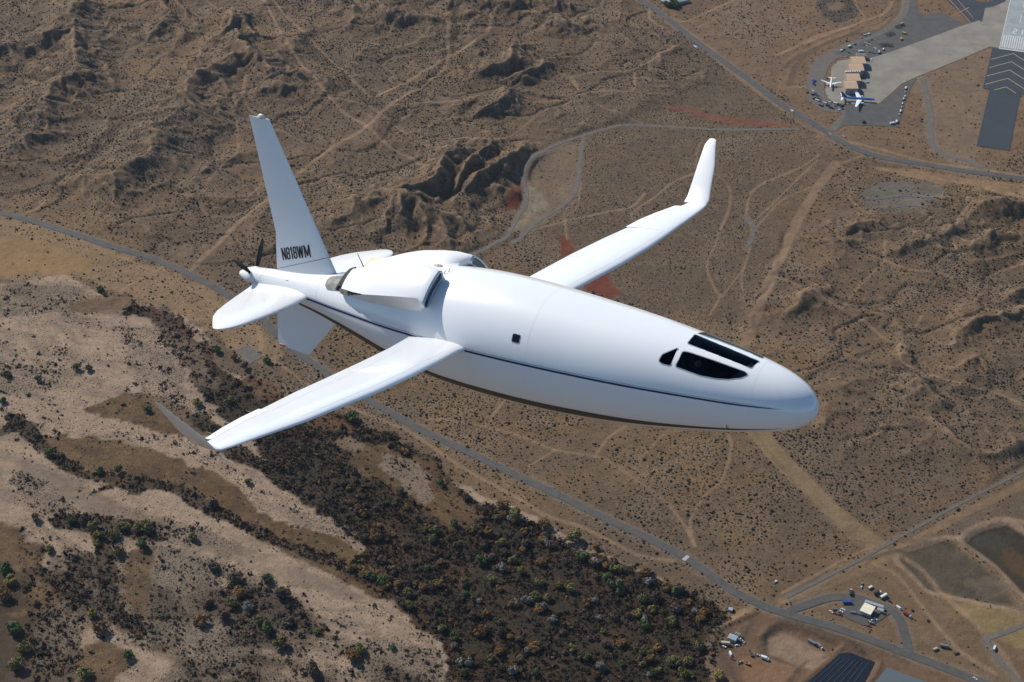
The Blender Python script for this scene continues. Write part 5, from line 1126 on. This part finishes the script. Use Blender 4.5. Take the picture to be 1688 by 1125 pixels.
# ------------------------------------------------------------------ vehicles, buildings and aircraft on the ground
PAINT = {}
def paintm(c):
    c = tuple(c)
    if c not in PAINT: PAINT[c] = mat('vehicle_paint', c, .35, coat=.3)
    return PAINT[c]
WHT, SIL, BLK, RDC, BLU, TAN, YEL, GRY, ORA = (.62,.62,.60), (.34,.35,.36), (.025,.025,.03), (.18,.03,.03), (.03,.07,.25), (.42,.36,.26), (.45,.30,.06), (.15,.16,.17), (.50,.16,.03)
VCACHE = {}
def wheel_mesh():
    b = MB(); b.tube((0, -.12, 0), (0, .12, 0), .36, n=12); me = bpy.data.meshes.new('wheel'); me.from_pydata([tuple(map(float, v)) for v in b.V], [], b.F); me.materials.append(MT['tyre']); return me
def mesh_of(b, name, m):
    o = b.build(name, m); me = o.data; C.objects.unlink(o); bpy.data.objects.remove(o); return me
def loftx(prof, w0, w1):
    """side profile (x,z) extruded across y, upper points narrower"""
    z0 = min(p[1] for p in prof); z1 = max(p[1] for p in prof); f = lambda z: w0 + (w1 - w0) * (z - z0) / (z1 - z0)
    b = MB(); b.loft([[(x, -f(z), z) for x, z in prof], [(x, f(z), z) for x, z in prof]]); return b
def vparts(kind):
    if kind in VCACHE: return VCACHE[kind]
    P = []
    if kind == 'car':
        P = [('body', loftx([(-2.3,.35),(2.3,.35),(2.3,.75),(1.2,.95),(-2.1,1.0),(-2.3,.8)], .92, .86), 0), ('cabin', loftx([(-1.9,.96),(1.0,.94),(.35,1.42),(-1.2,1.45)], .84, .66), 'g'), ('roof', loftx([(-1.25,1.45),(.38,1.42),(.3,1.49),(-1.15,1.52)], .68, .62), 0)]; W_ = [(-1.4,.82),(1.4,.82)]
    if kind == 'pickup':
        P = [('body', loftx([(-2.8,.5),(2.8,.5),(2.8,1.0),(1.4,1.15),(-.7,1.15),(-.7,1.1),(-2.8,1.1)], .98, .94), 0), ('cabin', loftx([(-.7,1.12),(1.3,1.12),(.7,1.75),(-.6,1.78)], .9, .74), 'g'), ('roof', loftx([(-.62,1.78),(.72,1.75),(.6,1.83),(-.5,1.86)], .76, .7), 0), ('cargo_bed', MB().box(-2.7,-.8,-.82,.82,1.1,1.14), 'd')]; W_ = [(-1.8,.9),(1.8,.9)]
    if kind == 'van':
        P = [('body', loftx([(-3.0,.45),(3.0,.45),(3.0,1.1),(2.3,1.5),(1.9,2.3),(-3.0,2.35)], 1.05, .95), 0), ('windscreen', loftx([(2.36,1.5),(2.38,1.52),(1.98,2.25),(1.94,2.25)], .85, .8), 'g'), ('rear_door', MB().box(-3.02,-2.995,-.8,.8,.6,2.1), 'd')]; W_ = [(-1.9,.95),(1.9,.95)]
    if kind == 'truck':
        P = [('cargo_box', MB().box(-4.5,1.6,-1.2,1.2,1.1,3.4), 0), ('cab', loftx([(1.8,.6),(3.9,.6),(3.9,1.5),(3.5,2.5),(1.8,2.6)], 1.1, 1.0), 1), ('windscreen', loftx([(3.9,1.55),(3.93,1.56),(3.58,2.4),(3.55,2.4)], .95, .9), 'g'), ('chassis', MB().box(-4.4,3.7,-.5,.5,.55,1.05), 'd')]; W_ = [(-3.2,1.0),(-2.2,1.0),(2.9,1.0)]
    if kind == 'trailer':
        P = [('box_body', MB().box(-4.2,4.2,-1.25,1.25,1.0,3.3), 0), ('chassis', MB().box(-4.0,4.9,-.4,.4,.55,.98), 'd'), ('rear_door', MB().box(-4.23,-4.2,-1.1,1.1,1.1,3.2), 'd')]; W_ = [(-2.8,1.0),(-1.8,1.0)]
    if kind == 'excavator':
        P = [('track', MB().box(-1.9,1.9,-1.4,-.8,0,.8), 'd'), ('track', MB().box(-1.9,1.9,.8,1.4,0,.8), 'd'), ('house', loftx([(-2.0,.95),(1.4,.95),(1.4,1.7),(.4,2.0),(-2.0,2.1)], 1.3, 1.2), 0), ('cab', loftx([(.1,1.7),(1.5,1.7),(1.3,2.9),(.2,2.9)], .6, .5), 'g'),
             ('boom', MB().loft([[(1.2,-.2,1.4),(1.2,.2,1.4),(1.2,.2,1.9),(1.2,-.2,1.9)], [(3.6,-.18,3.2),(3.6,.18,3.2),(3.6,.18,3.7),(3.6,-.18,3.7)], [(6.0,-.14,2.2),(6.0,.14,2.2),(6.0,.14,2.5),(6.0,-.14,2.5)]]), 0), ('bucket', loftx([(5.8,.6),(6.7,.7),(6.4,1.7),(5.9,2.2)], .5, .45), 'd')]; W_ = []
    out = [(n, mesh_of(b, n, MT['dark'] if m == 'd' else MT['glasscab'] if m == 'g' else None), m) for n, b, m in P]
    VCACHE[kind] = (out, W_); return VCACHE[kind]
WM = wheel_mesh()
NAMES = {'car': ('parked_car', 'car'), 'pickup': ('pickup_truck', 'pickup'), 'van': ('van', 'van'), 'truck': ('box_truck', 'truck'), 'trailer': ('box_trailer', 'trailer'), 'excavator': ('excavator', 'excavator')}
def veh(kind, px, py, hd, col, label, group=None, sc=1.0, z=None, cab=WHT):
    p = G(px, py); q = G(px + math.cos(math.radians(hd)) * 3, py - math.sin(math.radians(hd)) * 3)   # heading measured in the picture, then laid on the ground
    az = math.atan2(q[1] - p[1], q[0] - p[0]); zz = (float(HZ(p[0], p[1])) + .05) if z is None else z
    nm, ct = NAMES[kind]; t = empty(nm, (p[0], p[1], zz), az); t.scale = (sc, sc, sc); parts, W_ = vparts(kind)
    for n, me, m in parts:
        if m in (0, 1):
            me = me.copy(); me.materials.clear(); me.materials.append(paintm(col if m == 0 else cab))
        link_obj(me, n, t)
    for x, y in W_:
        for s_ in (-1, 1): w = link_obj(WM, 'wheel', t); w.location = (x, s_ * y, .36); 
    return tag(t, label, ct, group)
ZA = .42
# on the roads and open ground
veh('van', 1306, 184.5, -30, WHT, 'white van driving the airport road left of the two airliners', z=None)
veh('car', 1368, 221.5, -25, WHT, 'white car on the airport road just below the gate junction')
veh('pickup', 1389, 225, -25, WHT, 'white pickup just right of the car at the gate junction')
veh('truck', 1147, 80, -30, WHT, 'white truck alone on the upper stretch of the airport road')
veh('car', 1607, 1119.5, -28, WHT, 'white car driving the highway near the bottom right corner')
veh('pickup', 1277.5, 960.5, 40, WHT, 'white pickup parked in the scrub just above the road fork')
veh('pickup', 428, 582, -20, BLK, 'dark pickup on the fenced gravel pad under the tail')
veh('truck', 1639, 1069.5, 70, WHT, 'white truck beside the curved track at the right edge', sc=.8)
# airport car park
L_ = [('van',1432,57.3,15,WHT,'white van at the top edge of the airport car park'), ('van',1426,59.2,15,SIL,'silver van beside the white one at the top edge of the car park'), ('car',1420.5,64,10,BLK,'black car below the two vans at the top of the car park'),
 ('truck',1400.5,78,25,WHT,'white box truck on the left side of the car park'), ('pickup',1409.3,74,30,BLK,'dark pickup up the slope from the left side truck'), ('van',1387,84.6,20,WHT,'white van at the lower left corner of the car park'), ('pickup',1391.5,82.6,20,BLK,'dark pickup nose to tail with the corner van'),
 ('car',1427.5,71.5,-10,WHT,'white car first in the middle cluster of the car park'), ('car',1433,74,-10,WHT,'white car at the right of the middle cluster'), ('car',1428.5,77.3,-10,WHT,'white car lowest in the middle cluster'), ('car',1437,66.5,30,BLK,'black car above the middle cluster'), ('car',1432,70,30,BLK,'black car touching the middle cluster'), ('car',1424,75,30,BLU,'dark blue car left of the middle cluster'),
 ('pickup',1442.7,80,-40,WHT,'white pickup between the car park and the long trailer'), ('pickup',1400,87.5,10,BLK,'dark pickup above the hangar access road'), ('car',1403.5,88,0,SIL,'silver car above the hangar access road'), ('car',1439,88,-5,BLK,'black car in the row right of the grey roof'), ('car',1434,87,-5,BLK,'second black car in the row right of the grey roof'), ('car',1443,89,-5,BLU,'blue car in the row right of the grey roof'),
 ('trailer',1448.7,88,80,SIL,'long grey trailer standing right of the grey roof'), ('van',1456,82.7,70,WHT,'white van right of the long grey trailer'), ('car',1438,98,10,WHT,'white car on the concrete right of the first hangar'), ('truck',1420,86.5,5,WHT,'white truck parked along the back of the grey roof')]
for a in L_: veh(*a)
for k, (px, py) in enumerate([(1423,121),(1424,129),(1421,138),(1426,108),(1427,99),(1430,137),(1424,124)]):
    veh('van' if k % 2 else 'pickup', px, py, 5, [BLU, BLK, SIL][k % 3], 'service vehicle in the shade along the hangar fronts', 'service vehicles along the hangar fronts')
for k, (px, py) in enumerate([(1492.8,147),(1492,153),(1491.5,160),(1489,165),(1487.5,172),(1486,178),(1484,185),(1482,190)]):
    veh('trailer' if k % 3 == 0 else 'van', px, py, 78, [WHT, SIL, WHT, TAN][k % 4], 'pale service vehicle in the line along the right edge of the south apron', 'line of vehicles along the south apron edge', sc=.8)
veh('truck', 1477.5, 202, 80, WHT, 'white truck at the lower end of the south apron line'); veh('truck', 1471.5, 205, 10, WHT, 'white truck parked across the lower end of the south apron line')
veh('truck', 1423.5, 202, 60, BLK, 'black truck alone at the lower edge of the south apron', cab=BLK)
r = np.random.default_rng(5)
for k in range(44):
    u = k / 43; px = np.interp(u, [0, .35, 1], [1339, 1352, 1391]) + r.uniform(-1.5, 1.5); py = np.interp(u, [0, .35, 1], [155, 171, 180]) + r.uniform(-6.5, 4.5)
    veh(['trailer', 'pickup', 'van', 'car'][k % 4], px, py, r.uniform(-30, 20), [BLK, BLU, WHT, GRY, BLK, BLU][k % 6], {0: 'black', 1: 'blue', 2: 'white', 3: 'grey', 4: 'black', 5: 'blue'}[k % 6] + ' item of ground equipment in the cluttered yard below the white airliner', 'ground equipment in the yard below the airliners', sc=.72)
for k in range(9):
    veh('trailer', 1342 + r.uniform(-2.5, 2.5), 137 + r.uniform(-6, 6), r.uniform(60, 100), BLU, 'blue cart in the tight cluster left of the white airliner', 'blue carts left of the white airliner', sc=.6)
# vehicles of the yard with the cream roof
Y_ = [('pickup',1420.5,964.5,70,GRY,'grey pickup topmost of the arc of vehicles above the yard'), ('car',1420,968.5,70,WHT,'white car touching the grey pickup at the top of the arc'), ('van',1434.8,969.8,30,WHT,'white van second along the arc above the yard'), ('truck',1447,979.3,20,BLK,'dark truck third along the arc above the yard'), ('trailer',1456,985,30,WHT,'white trailer fourth along the arc above the yard'),
 ('car',1467,992.5,-35,BLK,'black car on the arc just above the canopies'), ('van',1481.4,1003.5,-35,WHT,'white van right of the canopies on the arc'), ('truck',1495.8,1015.8,-30,RDC,'dark red truck at the lower right end of the arc'), ('truck',1402.3,978,85,BLK,'black truck on the grass above the loop road'), ('trailer',1396,995,0,BLU,'navy blue container trailer inside the loop road'),
 ('pickup',1376,1005.5,20,GRY,'dark grey pickup at the left car cluster of the yard'), ('car',1370,1009.6,-30,WHT,'white car leftmost in the left car cluster of the yard'), ('car',1376.6,1012.2,-20,RDC,'dark red car in the left car cluster of the yard'), ('pickup',1385,1009,-15,WHT,'white pickup in the middle of the left car cluster'), ('car',1389.5,1005.6,-20,WHT,'white car at the upper right of the left car cluster'), ('car',1385,1014.3,-15,BLK,'black car at the lower right of the left car cluster'),
 ('van',1407,1011.5,-10,GRY,'grey van just left of the cream roofed building'), ('pickup',1441.5,1021.2,-20,WHT,'white pickup uppermost right of the pipe rack'), ('pickup',1437,1023.8,15,WHT,'white pickup in the middle right of the pipe rack'), ('pickup',1434.2,1027.3,-10,SIL,'silver pickup below the two white ones right of the pipe rack'), ('car',1432,1033,-15,RDC,'dark red car lowest beside the yard'), ('car',1438,1029.6,-15,BLK,'black car between the silver pickup and the red car'),
 ('van',1542,1071.3,20,TAN,'cream van on bare ground right of the highway'), ('trailer',1556,1067,-10,GRY,'grey trailer beyond the cream van'), ('pickup',1577,1078,20,(.07,.045,.03),'dark brown pickup among shrubs right of the cream van')]
for a in Y_: veh(*a)
D_ = [('trailer',1195.6,1062.3,-15,TAN,'tan trailer below the grey shed in the dirt yard'), ('car',1193,1067,-20,WHT,'white car in front of the tan trailer'), ('car',1215.4,1064.7,5,WHT,'white car alone below the grey shed'), ('pickup',1220.5,1054.8,-40,WHT,'white pickup right beside the grey shed'), ('pickup',1224.2,1058.2,-40,SIL,'silver pickup below the white one beside the shed'), ('van',1204.2,1079.7,-70,WHT,'white van in the left part of the dirt yard'),
 ('car',1208,1087.8,-30,RDC,'dark red car below the white van in the dirt yard'), ('pickup',1219.8,1092.8,25,SIL,'silver pickup beside the orange excavator'), ('pickup',1248.4,1081,-10,SIL,'silver pickup in the middle of the dirt yard'), ('truck',1261.4,1087.2,-20,WHT,'white box truck right in the dirt yard'), ('excavator',1232.2,1095.5,160,ORA,'orange excavator in the dirt yard'), ('excavator',1239,1081,120,(.09,.06,.035),'rusty brown excavator in the dirt yard'), ('truck',1351,1067.5,-40,GRY,'grey truck at the end of the sunken basin'), ('trailer',1338,1061,-30,GRY,'grey trailer at the upper rim of the sunken basin')]
for a in D_: veh(*a)

def gquad(Q, h):
    return [G0(a, b, h + .4)[:2] for a, b in Q]
def building(name, Q, h, rise, roof_m, wall_m, label, cat, ridge=.5, doors=0, zb=0.0, over=.4):
    """Q: roof corners in the picture, far left, far right, near right, near left, at eave height"""
    P = [np.array(p) for p in gquad(Q, h)]; c = sum(P) / 4
    ux = (P[1] - P[0] + P[2] - P[3]) / 2; lx = np.linalg.norm(ux); ux /= lx; uy = np.array([-ux[1], ux[0]]); ly = abs(((P[0] - P[3] + P[1] - P[2]) / 2) @ uy)
    t = empty(name, (c[0], c[1], zb), math.atan2(ux[1], ux[0])); a, b_ = lx / 2, ly / 2
    MB().box(-a, a, -b_, b_, -.3, h).build('wall', wall_m, t)
    yr = b_ - 2 * b_ * ridge; e = over
    r_ = MB(); r_.loft([[(x, -b_ - e, h + .02), (x, -b_ - e, h + .22), (x, yr, h + rise + .22), (x, b_ + e, h + .22), (x, b_ + e, h + .02), (x, yr, h + rise)] for x in (-a - e, a + e)]); rf = r_.build('roof', roof_m, t)
    rb = MB()
    for i in range(1, int(lx / 3)): x = -a + lx * i / int(lx / 3); rb.loft([[(x - .06, -b_ - e, h + .225), (x + .06, -b_ - e, h + .225), (x + .06, -b_ - e, h + .32), (x - .06, -b_ - e, h + .32)], [(x - .06, yr, h + rise + .225), (x + .06, yr, h + rise + .225), (x + .06, yr, h + rise + .32), (x - .06, yr, h + rise + .32)]])
    if rb.V: rb.build('roof_seam', roof_m, rf)
    for i in range(doors):
        x = -a + lx * (i + .5) / doors; w = lx / doors * .36; d = MB().box(x - w, x + w, -b_ - .06, -b_ - .003, .1, h * .72).build('door', MT['grey_metal'], t)
    MB().box(a + .003, a + .08, -b_ * .8, b_ * .8, .1, h * .8).build('hangar_door' if 'hangar' in name else 'shutter', MT['grey_metal'], t)
    tag(t, label, cat); return t, a, b_, h
building('hangar', [(1404,94.3),(1427.3,94),(1424,105),(1402.5,105.2)], 9, 2.2, MT['tan_roof'], MT['tan_wall'], 'tan roofed hangar first below the grey roof, farthest in the row of four', 'hangar', .26, 2, ZA)
building('hangar', [(1400.7,106),(1424,105.8),(1421,117),(1399.2,117)], 9, 2.2, MT['tan_roof'], MT['tan_wall'], 'tan roofed hangar second from the far end of the row of four', 'hangar', .26, 2, ZA)
building('hangar', [(1396.4,122.4),(1418.7,122.2),(1415,133.6),(1394.3,133.8)], 9, 2.2, MT['tan_roof'], MT['tan_wall'], 'tan roofed hangar third in the row, just below the rooftop units', 'hangar', .26, 2, ZA)
building('hangar', [(1392.7,134.6),(1415,134.4),(1410,146.4),(1391.6,146.6)], 9, 2.2, MT['tan_roof'], MT['tan_wall'], 'tan roofed hangar nearest the blue airliner', 'hangar', .26, 2, ZA)
t, a, b_, h = building('link_building', [(1393,118.0),(1419.5,117.8),(1418.5,121.4),(1392,121.6)], 7, .3, MT['concrete'], MT['tan_wall'], 'low pale link building with rooftop units between the second and third hangars', 'building', .5, 0, ZA, .2)
for i in range(7):
    x = -a + 2 * a * (i + .5) / 7; MB().box(x - 1.1, x + 1.1, -1.0, 1.2, 7.62, 9.2).build('rooftop_unit', MT['white2'], t, bevel=.08)
building('workshop', [(1412,88.2),(1427.3,88),(1427,93.2),(1412,93.4)], 6, .8, mat('brown_grey_roof', (.14,.12,.11), .7), MT['tan_wall'], 'dark grey brown roofed workshop above the row of hangars', 'building', .5, 0, ZA)
# yard building with canopies
t, a, b_, h = building('office_building', [(1427.6,995.6),(1443.2,1002),(1432.8,1012.4),(1417.2,1006)], 5, .25, MT['cream_roof'], MT['grey_metal'], 'square building with cream roof in the middle of the loop road yard', 'building', .5, 2, .5, .8)
for k, (A_, B_, lb) in enumerate((((1426,990.5),(1456.5,1000.5),'long thin grey green canopy behind the cream roofed building'), ((1446,1003),(1456.8,1006.8),'short grey green canopy right of the cream roofed building'))):
    p = G0(*A_, 3.6)[:2]; q = G0(*B_, 3.6)[:2]; L2 = np.linalg.norm(q - p); t = empty('canopy', ((p[0] + q[0]) / 2, (p[1] + q[1]) / 2, .1), math.atan2(q[1] - p[1], q[0] - p[0]))
    MB().loft([[(x, -1.5, 3.4), (x, 1.5, 3.7), (x, 1.5, 3.85), (x, -1.5, 3.55)] for x in (-L2 / 2, L2 / 2)]).build('roof', MT['grey_metal'], t)
    for i in range(max(2, int(L2 / 4))):
        x = -L2 / 2 + .4 + (L2 - .8) * i / (max(2, int(L2 / 4)) - 1); MB().tube((x, -1.2, 0), (x, -1.2, 3.42), .09).build('post', MT['grey_metal'], t); MB().tube((x, 1.2, 0), (x, 1.2, 3.66), .09).build('post', MT['grey_metal'], t)
    tag(t, lb, 'canopy')
p = G(1413,1013)[:2]; q = G(1436,1021)[:2]; L2 = np.linalg.norm(q - p); t = empty('pipe_rack', ((p[0] + q[0]) / 2, (p[1] + q[1]) / 2, .52), math.atan2(q[1] - p[1], q[0] - p[0]))
for y in (-.6, 0, .6): MB().tube((-L2 / 2, y, 1.6), (L2 / 2, y, 1.6), .16).build('pipe', MT['teal_metal'], t)
for i in range(7): x = -L2 / 2 + .5 + (L2 - 1) * i / 6; MB().box(x - .1, x + .1, -.9, .9, 0, 1.44).build('support', MT['grey_metal'], t)
tag(t, 'grey green pipe rack running in front of the cream roofed building', 'pipe rack')
building('shed', [(1206,1045),(1218,1049.6),(1211,1055.4),(1197.5,1050.2)], 4, 1.0, MT['grey_metal'], MT['grey_metal'], 'pale grey metal shed at the left of the dirt yard', 'shed', .5, 1, 0, .3)
building('shed', [(1212.5,1041.2),(1221.5,1044.2),(1219,1047.6),(1211.5,1044.4)], 3.4, .5, mat('dull_green_roof', (.13,.15,.12), .7), MT['grey_metal'], 'small dull green shed behind the pale one', 'shed', .5, 1, 0, .3)
building('pump_house', [(1202,1000.5),(1209,1002.5),(1206.5,1006.5),(1200.5,1004.5)], 2.4, .3, MT['grey_metal'], MT['concrete'], 'small grey pump house in the scrub left of the road fork', 'hut', .5, 1, 0, .2)
building('farm_building', [(1088,1),(1101,5),(1112,2),(1100,-3)], 4.5, .8, MT['grey_metal'], MT['tan_wall'], 'grey roofed building among dark trees at the top edge', 'building', .5, 0, 0, .3)
building('farm_building', [(1120,4),(1138,-1),(1130,-5),(1112,-2)], 4.5, .8, MT['teal_metal'], MT['tan_wall'], 'blue grey roofed building right of the dark trees at the top edge', 'building', .5, 0, 0, .3)
for px, py, R in ((1098,9,6),(1104,12,6.5),(1111,13,7),(1117,11,6.5),(1106,7,6),(1114,7,5.5)): tree(px, py, R, 'green', 'dark green tree in the row by the farm buildings at the top edge', 'dark trees by the top edge farm')
# shipping containers and racks
for px, py, hd, lb in ((1485.3,66,70,'yellow container lowest of the three by the storage yard'), (1490,56.5,-10,'yellow container in the middle of the three by the storage yard'), (1486,41,20,'yellow container on top of the black racks')):
    p = G(px, py); q = G(px + 3 * math.cos(math.radians(hd)), py - 3 * math.sin(math.radians(hd))); t = empty('container', (p[0], p[1], .45), math.atan2(q[1] - p[1], q[0] - p[0]))
    MB().box(-3.2, 3.2, -1.3, 1.3, 0, 2.7).build('shell', paintm(YEL), t, bevel=.06); MB().box(3.205, 3.27, -1.2, 1.2, .1, 2.6).build('door', paintm((.35, .22, .05)), t); MB().box(-3.1, 3.1, -1.2, 1.2, 2.705, 2.78).build('roof_panel', paintm((.5, .33, .08)), t)
    tag(t, lb, 'container')
for k, (px, py, lb) in enumerate([(1480,46,'black steel rack topmost of the storage yard'), (1486,43,'black steel rack right of the topmost one'), (1464,59,'black steel rack left of the storage yard pair'), (1470,57,'black steel rack right of the storage yard pair'), (1454,76,'low black rack leftmost in the lower row'), (1460,75.5,'low black rack in the middle of the lower row'), (1467,76.5,'low black rack rightmost in the lower row')]):
    p = G(px, py); t = empty('steel_rack', (p[0], p[1], .4), .35); n_ = 3
    for i in range(n_ + 1):
        for y in (-2.2, 2.2): MB().tube((-4 + 8 * i / n_, y, 0), (-4 + 8 * i / n_, y, 2.4), .22, n=5).build('upright', MT['dark'], t)
    for y in (-2.2, 2.2): MB().box(-4.2, 4.2, y - .3, y + .3, 2.3, 2.7).build('beam', MT['dark'], t)
    for i in range(n_ + 1): x = -4 + 8 * i / n_; MB().box(x - .3, x + .3, -1.88, 1.88, 2.3, 2.68).build('cross_beam', MT['dark'], t)
    tag(t, lb, 'rack')
for k, (px, py, lb) in enumerate([(1189.5, 962, 'wooden utility pole beside the highway above the pump house'), (921, 821, 'wooden utility pole beside the highway under the aircraft'), (1303, 1017, 'wooden utility pole at the road fork')]):
    p = G(px, py); t = empty('utility_pole', (p[0], p[1], float(HZ(p[0], p[1]))), .5); MB().tube((0, 0, -.3), (0, 0, 9), .16, .1).build('pole', MT['trunk'], t); MB().box(-.08, .08, -1.2, 1.2, 8.3, 8.48).build('crossarm', MT['trunk'], t)
    for y in (-1.05, 0, 1.05): MB().tube((0, y, 8.485), (0, y, 8.75), .05).build('insulator', MT['grey_metal'], t)
    tag(t, lb, 'utility pole')
A_ = G(1124, 917)[:2]; B_ = G(1138, 925)[:2]; d = (B_ - A_) / np.linalg.norm(B_ - A_); n = np.array([-d[1], d[0]])
b = MB(); zz = float(HZ(*((A_ + B_) / 2))) + .47; o = A_ + d * 3; b.add([(*(o + n * 4.3), zz), (*(o - n * 4.3), zz), (*(o - n * 4.3 + d * 4), zz), (*(o + n * 4.3 + d * 4), zz)], [(0, 1, 2, 3)]); tag(b.build('bridge_deck', mat('pale_concrete', (.34, .33, .31), .8)), kind='structure')
# fence round the gravel pad
P = GL([(389,578),(410,570),(434,588),(411,601),(389,578)]); t = empty('chain_fence', (P[0][0], P[0][1], 0)); 
for i in range(4):
    a, b2 = P[i] - P[0], P[i + 1] - P[0]; z = float(HZ(*P[0])); b = MB()
    for hgt in (.6, 1.2, 1.9): b.tube((*a, z + hgt), (*b2, z + hgt), .05, n=5)
    b.build('rail', MT['grey_metal'], t); m_ = int(np.linalg.norm(b2 - a) / 4)
    for k in range(m_): q = a + (b2 - a) * k / m_; MB().tube((*q, z - .2), (*q, z + 2), .06, n=6).build('post', MT['grey_metal'], t)
tag(t, 'thin grey fence around the square gravel pad under the tail', 'fence')

# airliners on the apron
def airliner(nose, tail, tips, fin_h, body_m, tail_m, belly_m, label, wing_c=.16):
    hN = 4.2; p = G0(*nose, hN); q = G0(*tail, hN + .8); L2 = np.linalg.norm((p - q)[:2]); ux = (p - q)[:2] / L2
    t = empty('airliner', (p[0], p[1], .46), math.atan2(ux[1], ux[0])); r0 = L2 * .037; zc_ = hN
    t0 = G0(*tips[0], 5.5)[:2]; t1 = G0(*tips[1], 5.5)[:2]; span = abs((t0 - t1) @ np.array([-ux[1], ux[0]])) / 2
    xt = -L2 * .60
    st = [(0, .05, -.3), (-.012, .35, -.25), (-.035, .7, -.12), (-.07, .95, 0), (-.11, 1, 0), (-.62, 1, 0), (-.78, .82, .16), (-.90, .48, .45), (-.97, .22, .62), (-1, .08, .68)]
    def ring_(x, k, dz, lo, hi): return [(x * L2, r0 * k * math.cos(a), zc_ + r0 * (dz + k * math.sin(a))) for a in np.linspace(lo, hi, 13)]
    MB().loft([ring_(x, k, dz, -.25, math.pi + .25) for x, k, dz in st], False, False, False).build('fuselage', body_m, t, True)
    MB().loft([ring_(x, k, dz, math.pi + .25, 2 * math.pi - .25) for x, k, dz in st], False, False, False).build('belly', belly_m, t, True)
    for s_ in (-1, 1):
        b = MB(); rc = L2 * wing_c; b.loft([[(-L2 * .36, s_ * r0 * .5, zc_ - r0 * .5), (-L2 * .36 - rc * .5, s_ * r0 * .5, zc_ - r0 * .25), (-L2 * .36 - rc, s_ * r0 * .5, zc_ - r0 * .5), (-L2 * .36 - rc * .5, s_ * r0 * .5, zc_ - r0 * .75)],
                [(xt + rc * .30, s_ * span, zc_ + 1.6), (xt + rc * .2, s_ * span, zc_ + 1.68), (xt + .1, s_ * span, zc_ + 1.6), (xt + rc * .2, s_ * span, zc_ + 1.52)]]); b.build('wing', MT['white2'], t)
        ye = s_ * span * .36; xe = -L2 * .38; e = MB(); e.tube((xe + 2.2, ye, zc_ - r0 * .95), (xe - 2.2, ye, zc_ - r0 * .95), L2 * .026, L2 * .017, 14); e.build('engine', belly_m, t, True)
        b = MB(); b.loft([[(-L2 * .88, s_ * r0 * .3, zc_ + r0 * .5), (-L2 * .92, s_ * r0 * .3, zc_ + r0 * .58), (-L2 * .965, s_ * r0 * .3, zc_ + r0 * .5), (-L2 * .92, s_ * r0 * .3, zc_ + r0 * .42)], [(-L2 * .965, s_ * span * .40, zc_ + r0 * .7), (-L2 * .975, s_ * span * .40, zc_ + r0 * .73), (-L2 * .995, s_ * span * .40, zc_ + r0 * .7), (-L2 * .975, s_ * span * .40, zc_ + r0 * .67)]]); b.build('tailplane', MT['white2'], t)
        w = MB(); w.tube((-L2 * .47, s_ * 3 + .35, .55), (-L2 * .47, s_ * 3 - .35, .55), .55, n=12); w.build('main_wheel', MT['tyre'], t); MB().tube((-L2 * .47, s_ * 3, .6), (-L2 * .45, s_ * 2.4, zc_ - r0 * .6), .2).build('landing_gear', MT['grey_metal'], t)
        ws = MB()
        for i in range(int(L2 * .62)): x = -L2 * .12 - i; ws.box(x - .18, x + .18, s_ * r0 * .992 - .02, s_ * r0 * .992 + .02, zc_ + .25, zc_ + .6)
        ws.build('window_row', MT['glasscab'], t)
    MB().tube((-L2 * .1, 0, .4), (-L2 * .1, 0, zc_ - r0 * .8), .18).build('nose_gear', MT['grey_metal'], t)
    b = MB(); b.loft([[(-L2 * .80, 0, zc_ + r0 * .9), (-L2 * .87, .25, zc_ + r0 * .8), (-L2 * .95, 0, zc_ + r0 * .7), (-L2 * .87, -.25, zc_ + r0 * .8)], [(-L2 * .945, 0, fin_h), (-L2 * .97, .1, fin_h), (-L2 * .998, 0, fin_h), (-L2 * .97, -.1, fin_h)]]); b.build('tail_fin', tail_m, t)
    MB().loft([[(-L2 * .022, -r0 * .45, zc_ + r0 * .28), (-L2 * .022, r0 * .45, zc_ + r0 * .28), (-L2 * .04, r0 * .55, zc_ + r0 * .62), (-L2 * .04, -r0 * .55, zc_ + r0 * .62)], [(-L2 * .028, -r0 * .45, zc_ + r0 * .24), (-L2 * .028, r0 * .45, zc_ + r0 * .24), (-L2 * .046, r0 * .5, zc_ + r0 * .58), (-L2 * .046, -r0 * .5, zc_ + r0 * .58)]]).build('cockpit_window', MT['glasscab'], t)
    tag(t, label, 'airliner'); return t
SKYB = mat('bright_blue_paint', (.02, .16, .42), .35, coat=.3); DEEP = mat('deep_blue_paint', (.012, .05, .22), .35)
airliner((1442.7,164.8), (1385,160.5), ((1404,148),(1400.7,178.7)), 13.5, SKYB, DEEP, MT['white2'], 'big airliner with bright blue top parked in front of the nearest hangar')
airliner((1368.7,145.5), (1371.3,128), ((1354,134),(1388,135.5)), 11, MT['white'], MT['white2'], MT['white2'], 'white airliner parked nose down left of the hangars')

# ------------------------------------------------------------------ thin air between the camera and the desert
b = MB(); b.box(-48000, 48000, -46000, 50000, -120, ALT + 12)
hz = bpy.data.materials.new('haze_air'); hz.use_nodes = True; t = hz.node_tree; t.nodes.clear()
o_ = t.nodes.new('ShaderNodeOutputMaterial'); pv = t.nodes.new('ShaderNodeVolumePrincipled'); pv.inputs['Color'].default_value = (.66, .80, 1, 1)
pv.inputs['Density'].default_value = 1.1e-5; pv.inputs['Anisotropy'].default_value = .2; t.links.new(pv.outputs[0], o_.inputs['Volume'])
tag(b.build('haze', hz), 'thin bluish air haze over the desert', 'haze', kind='stuff')
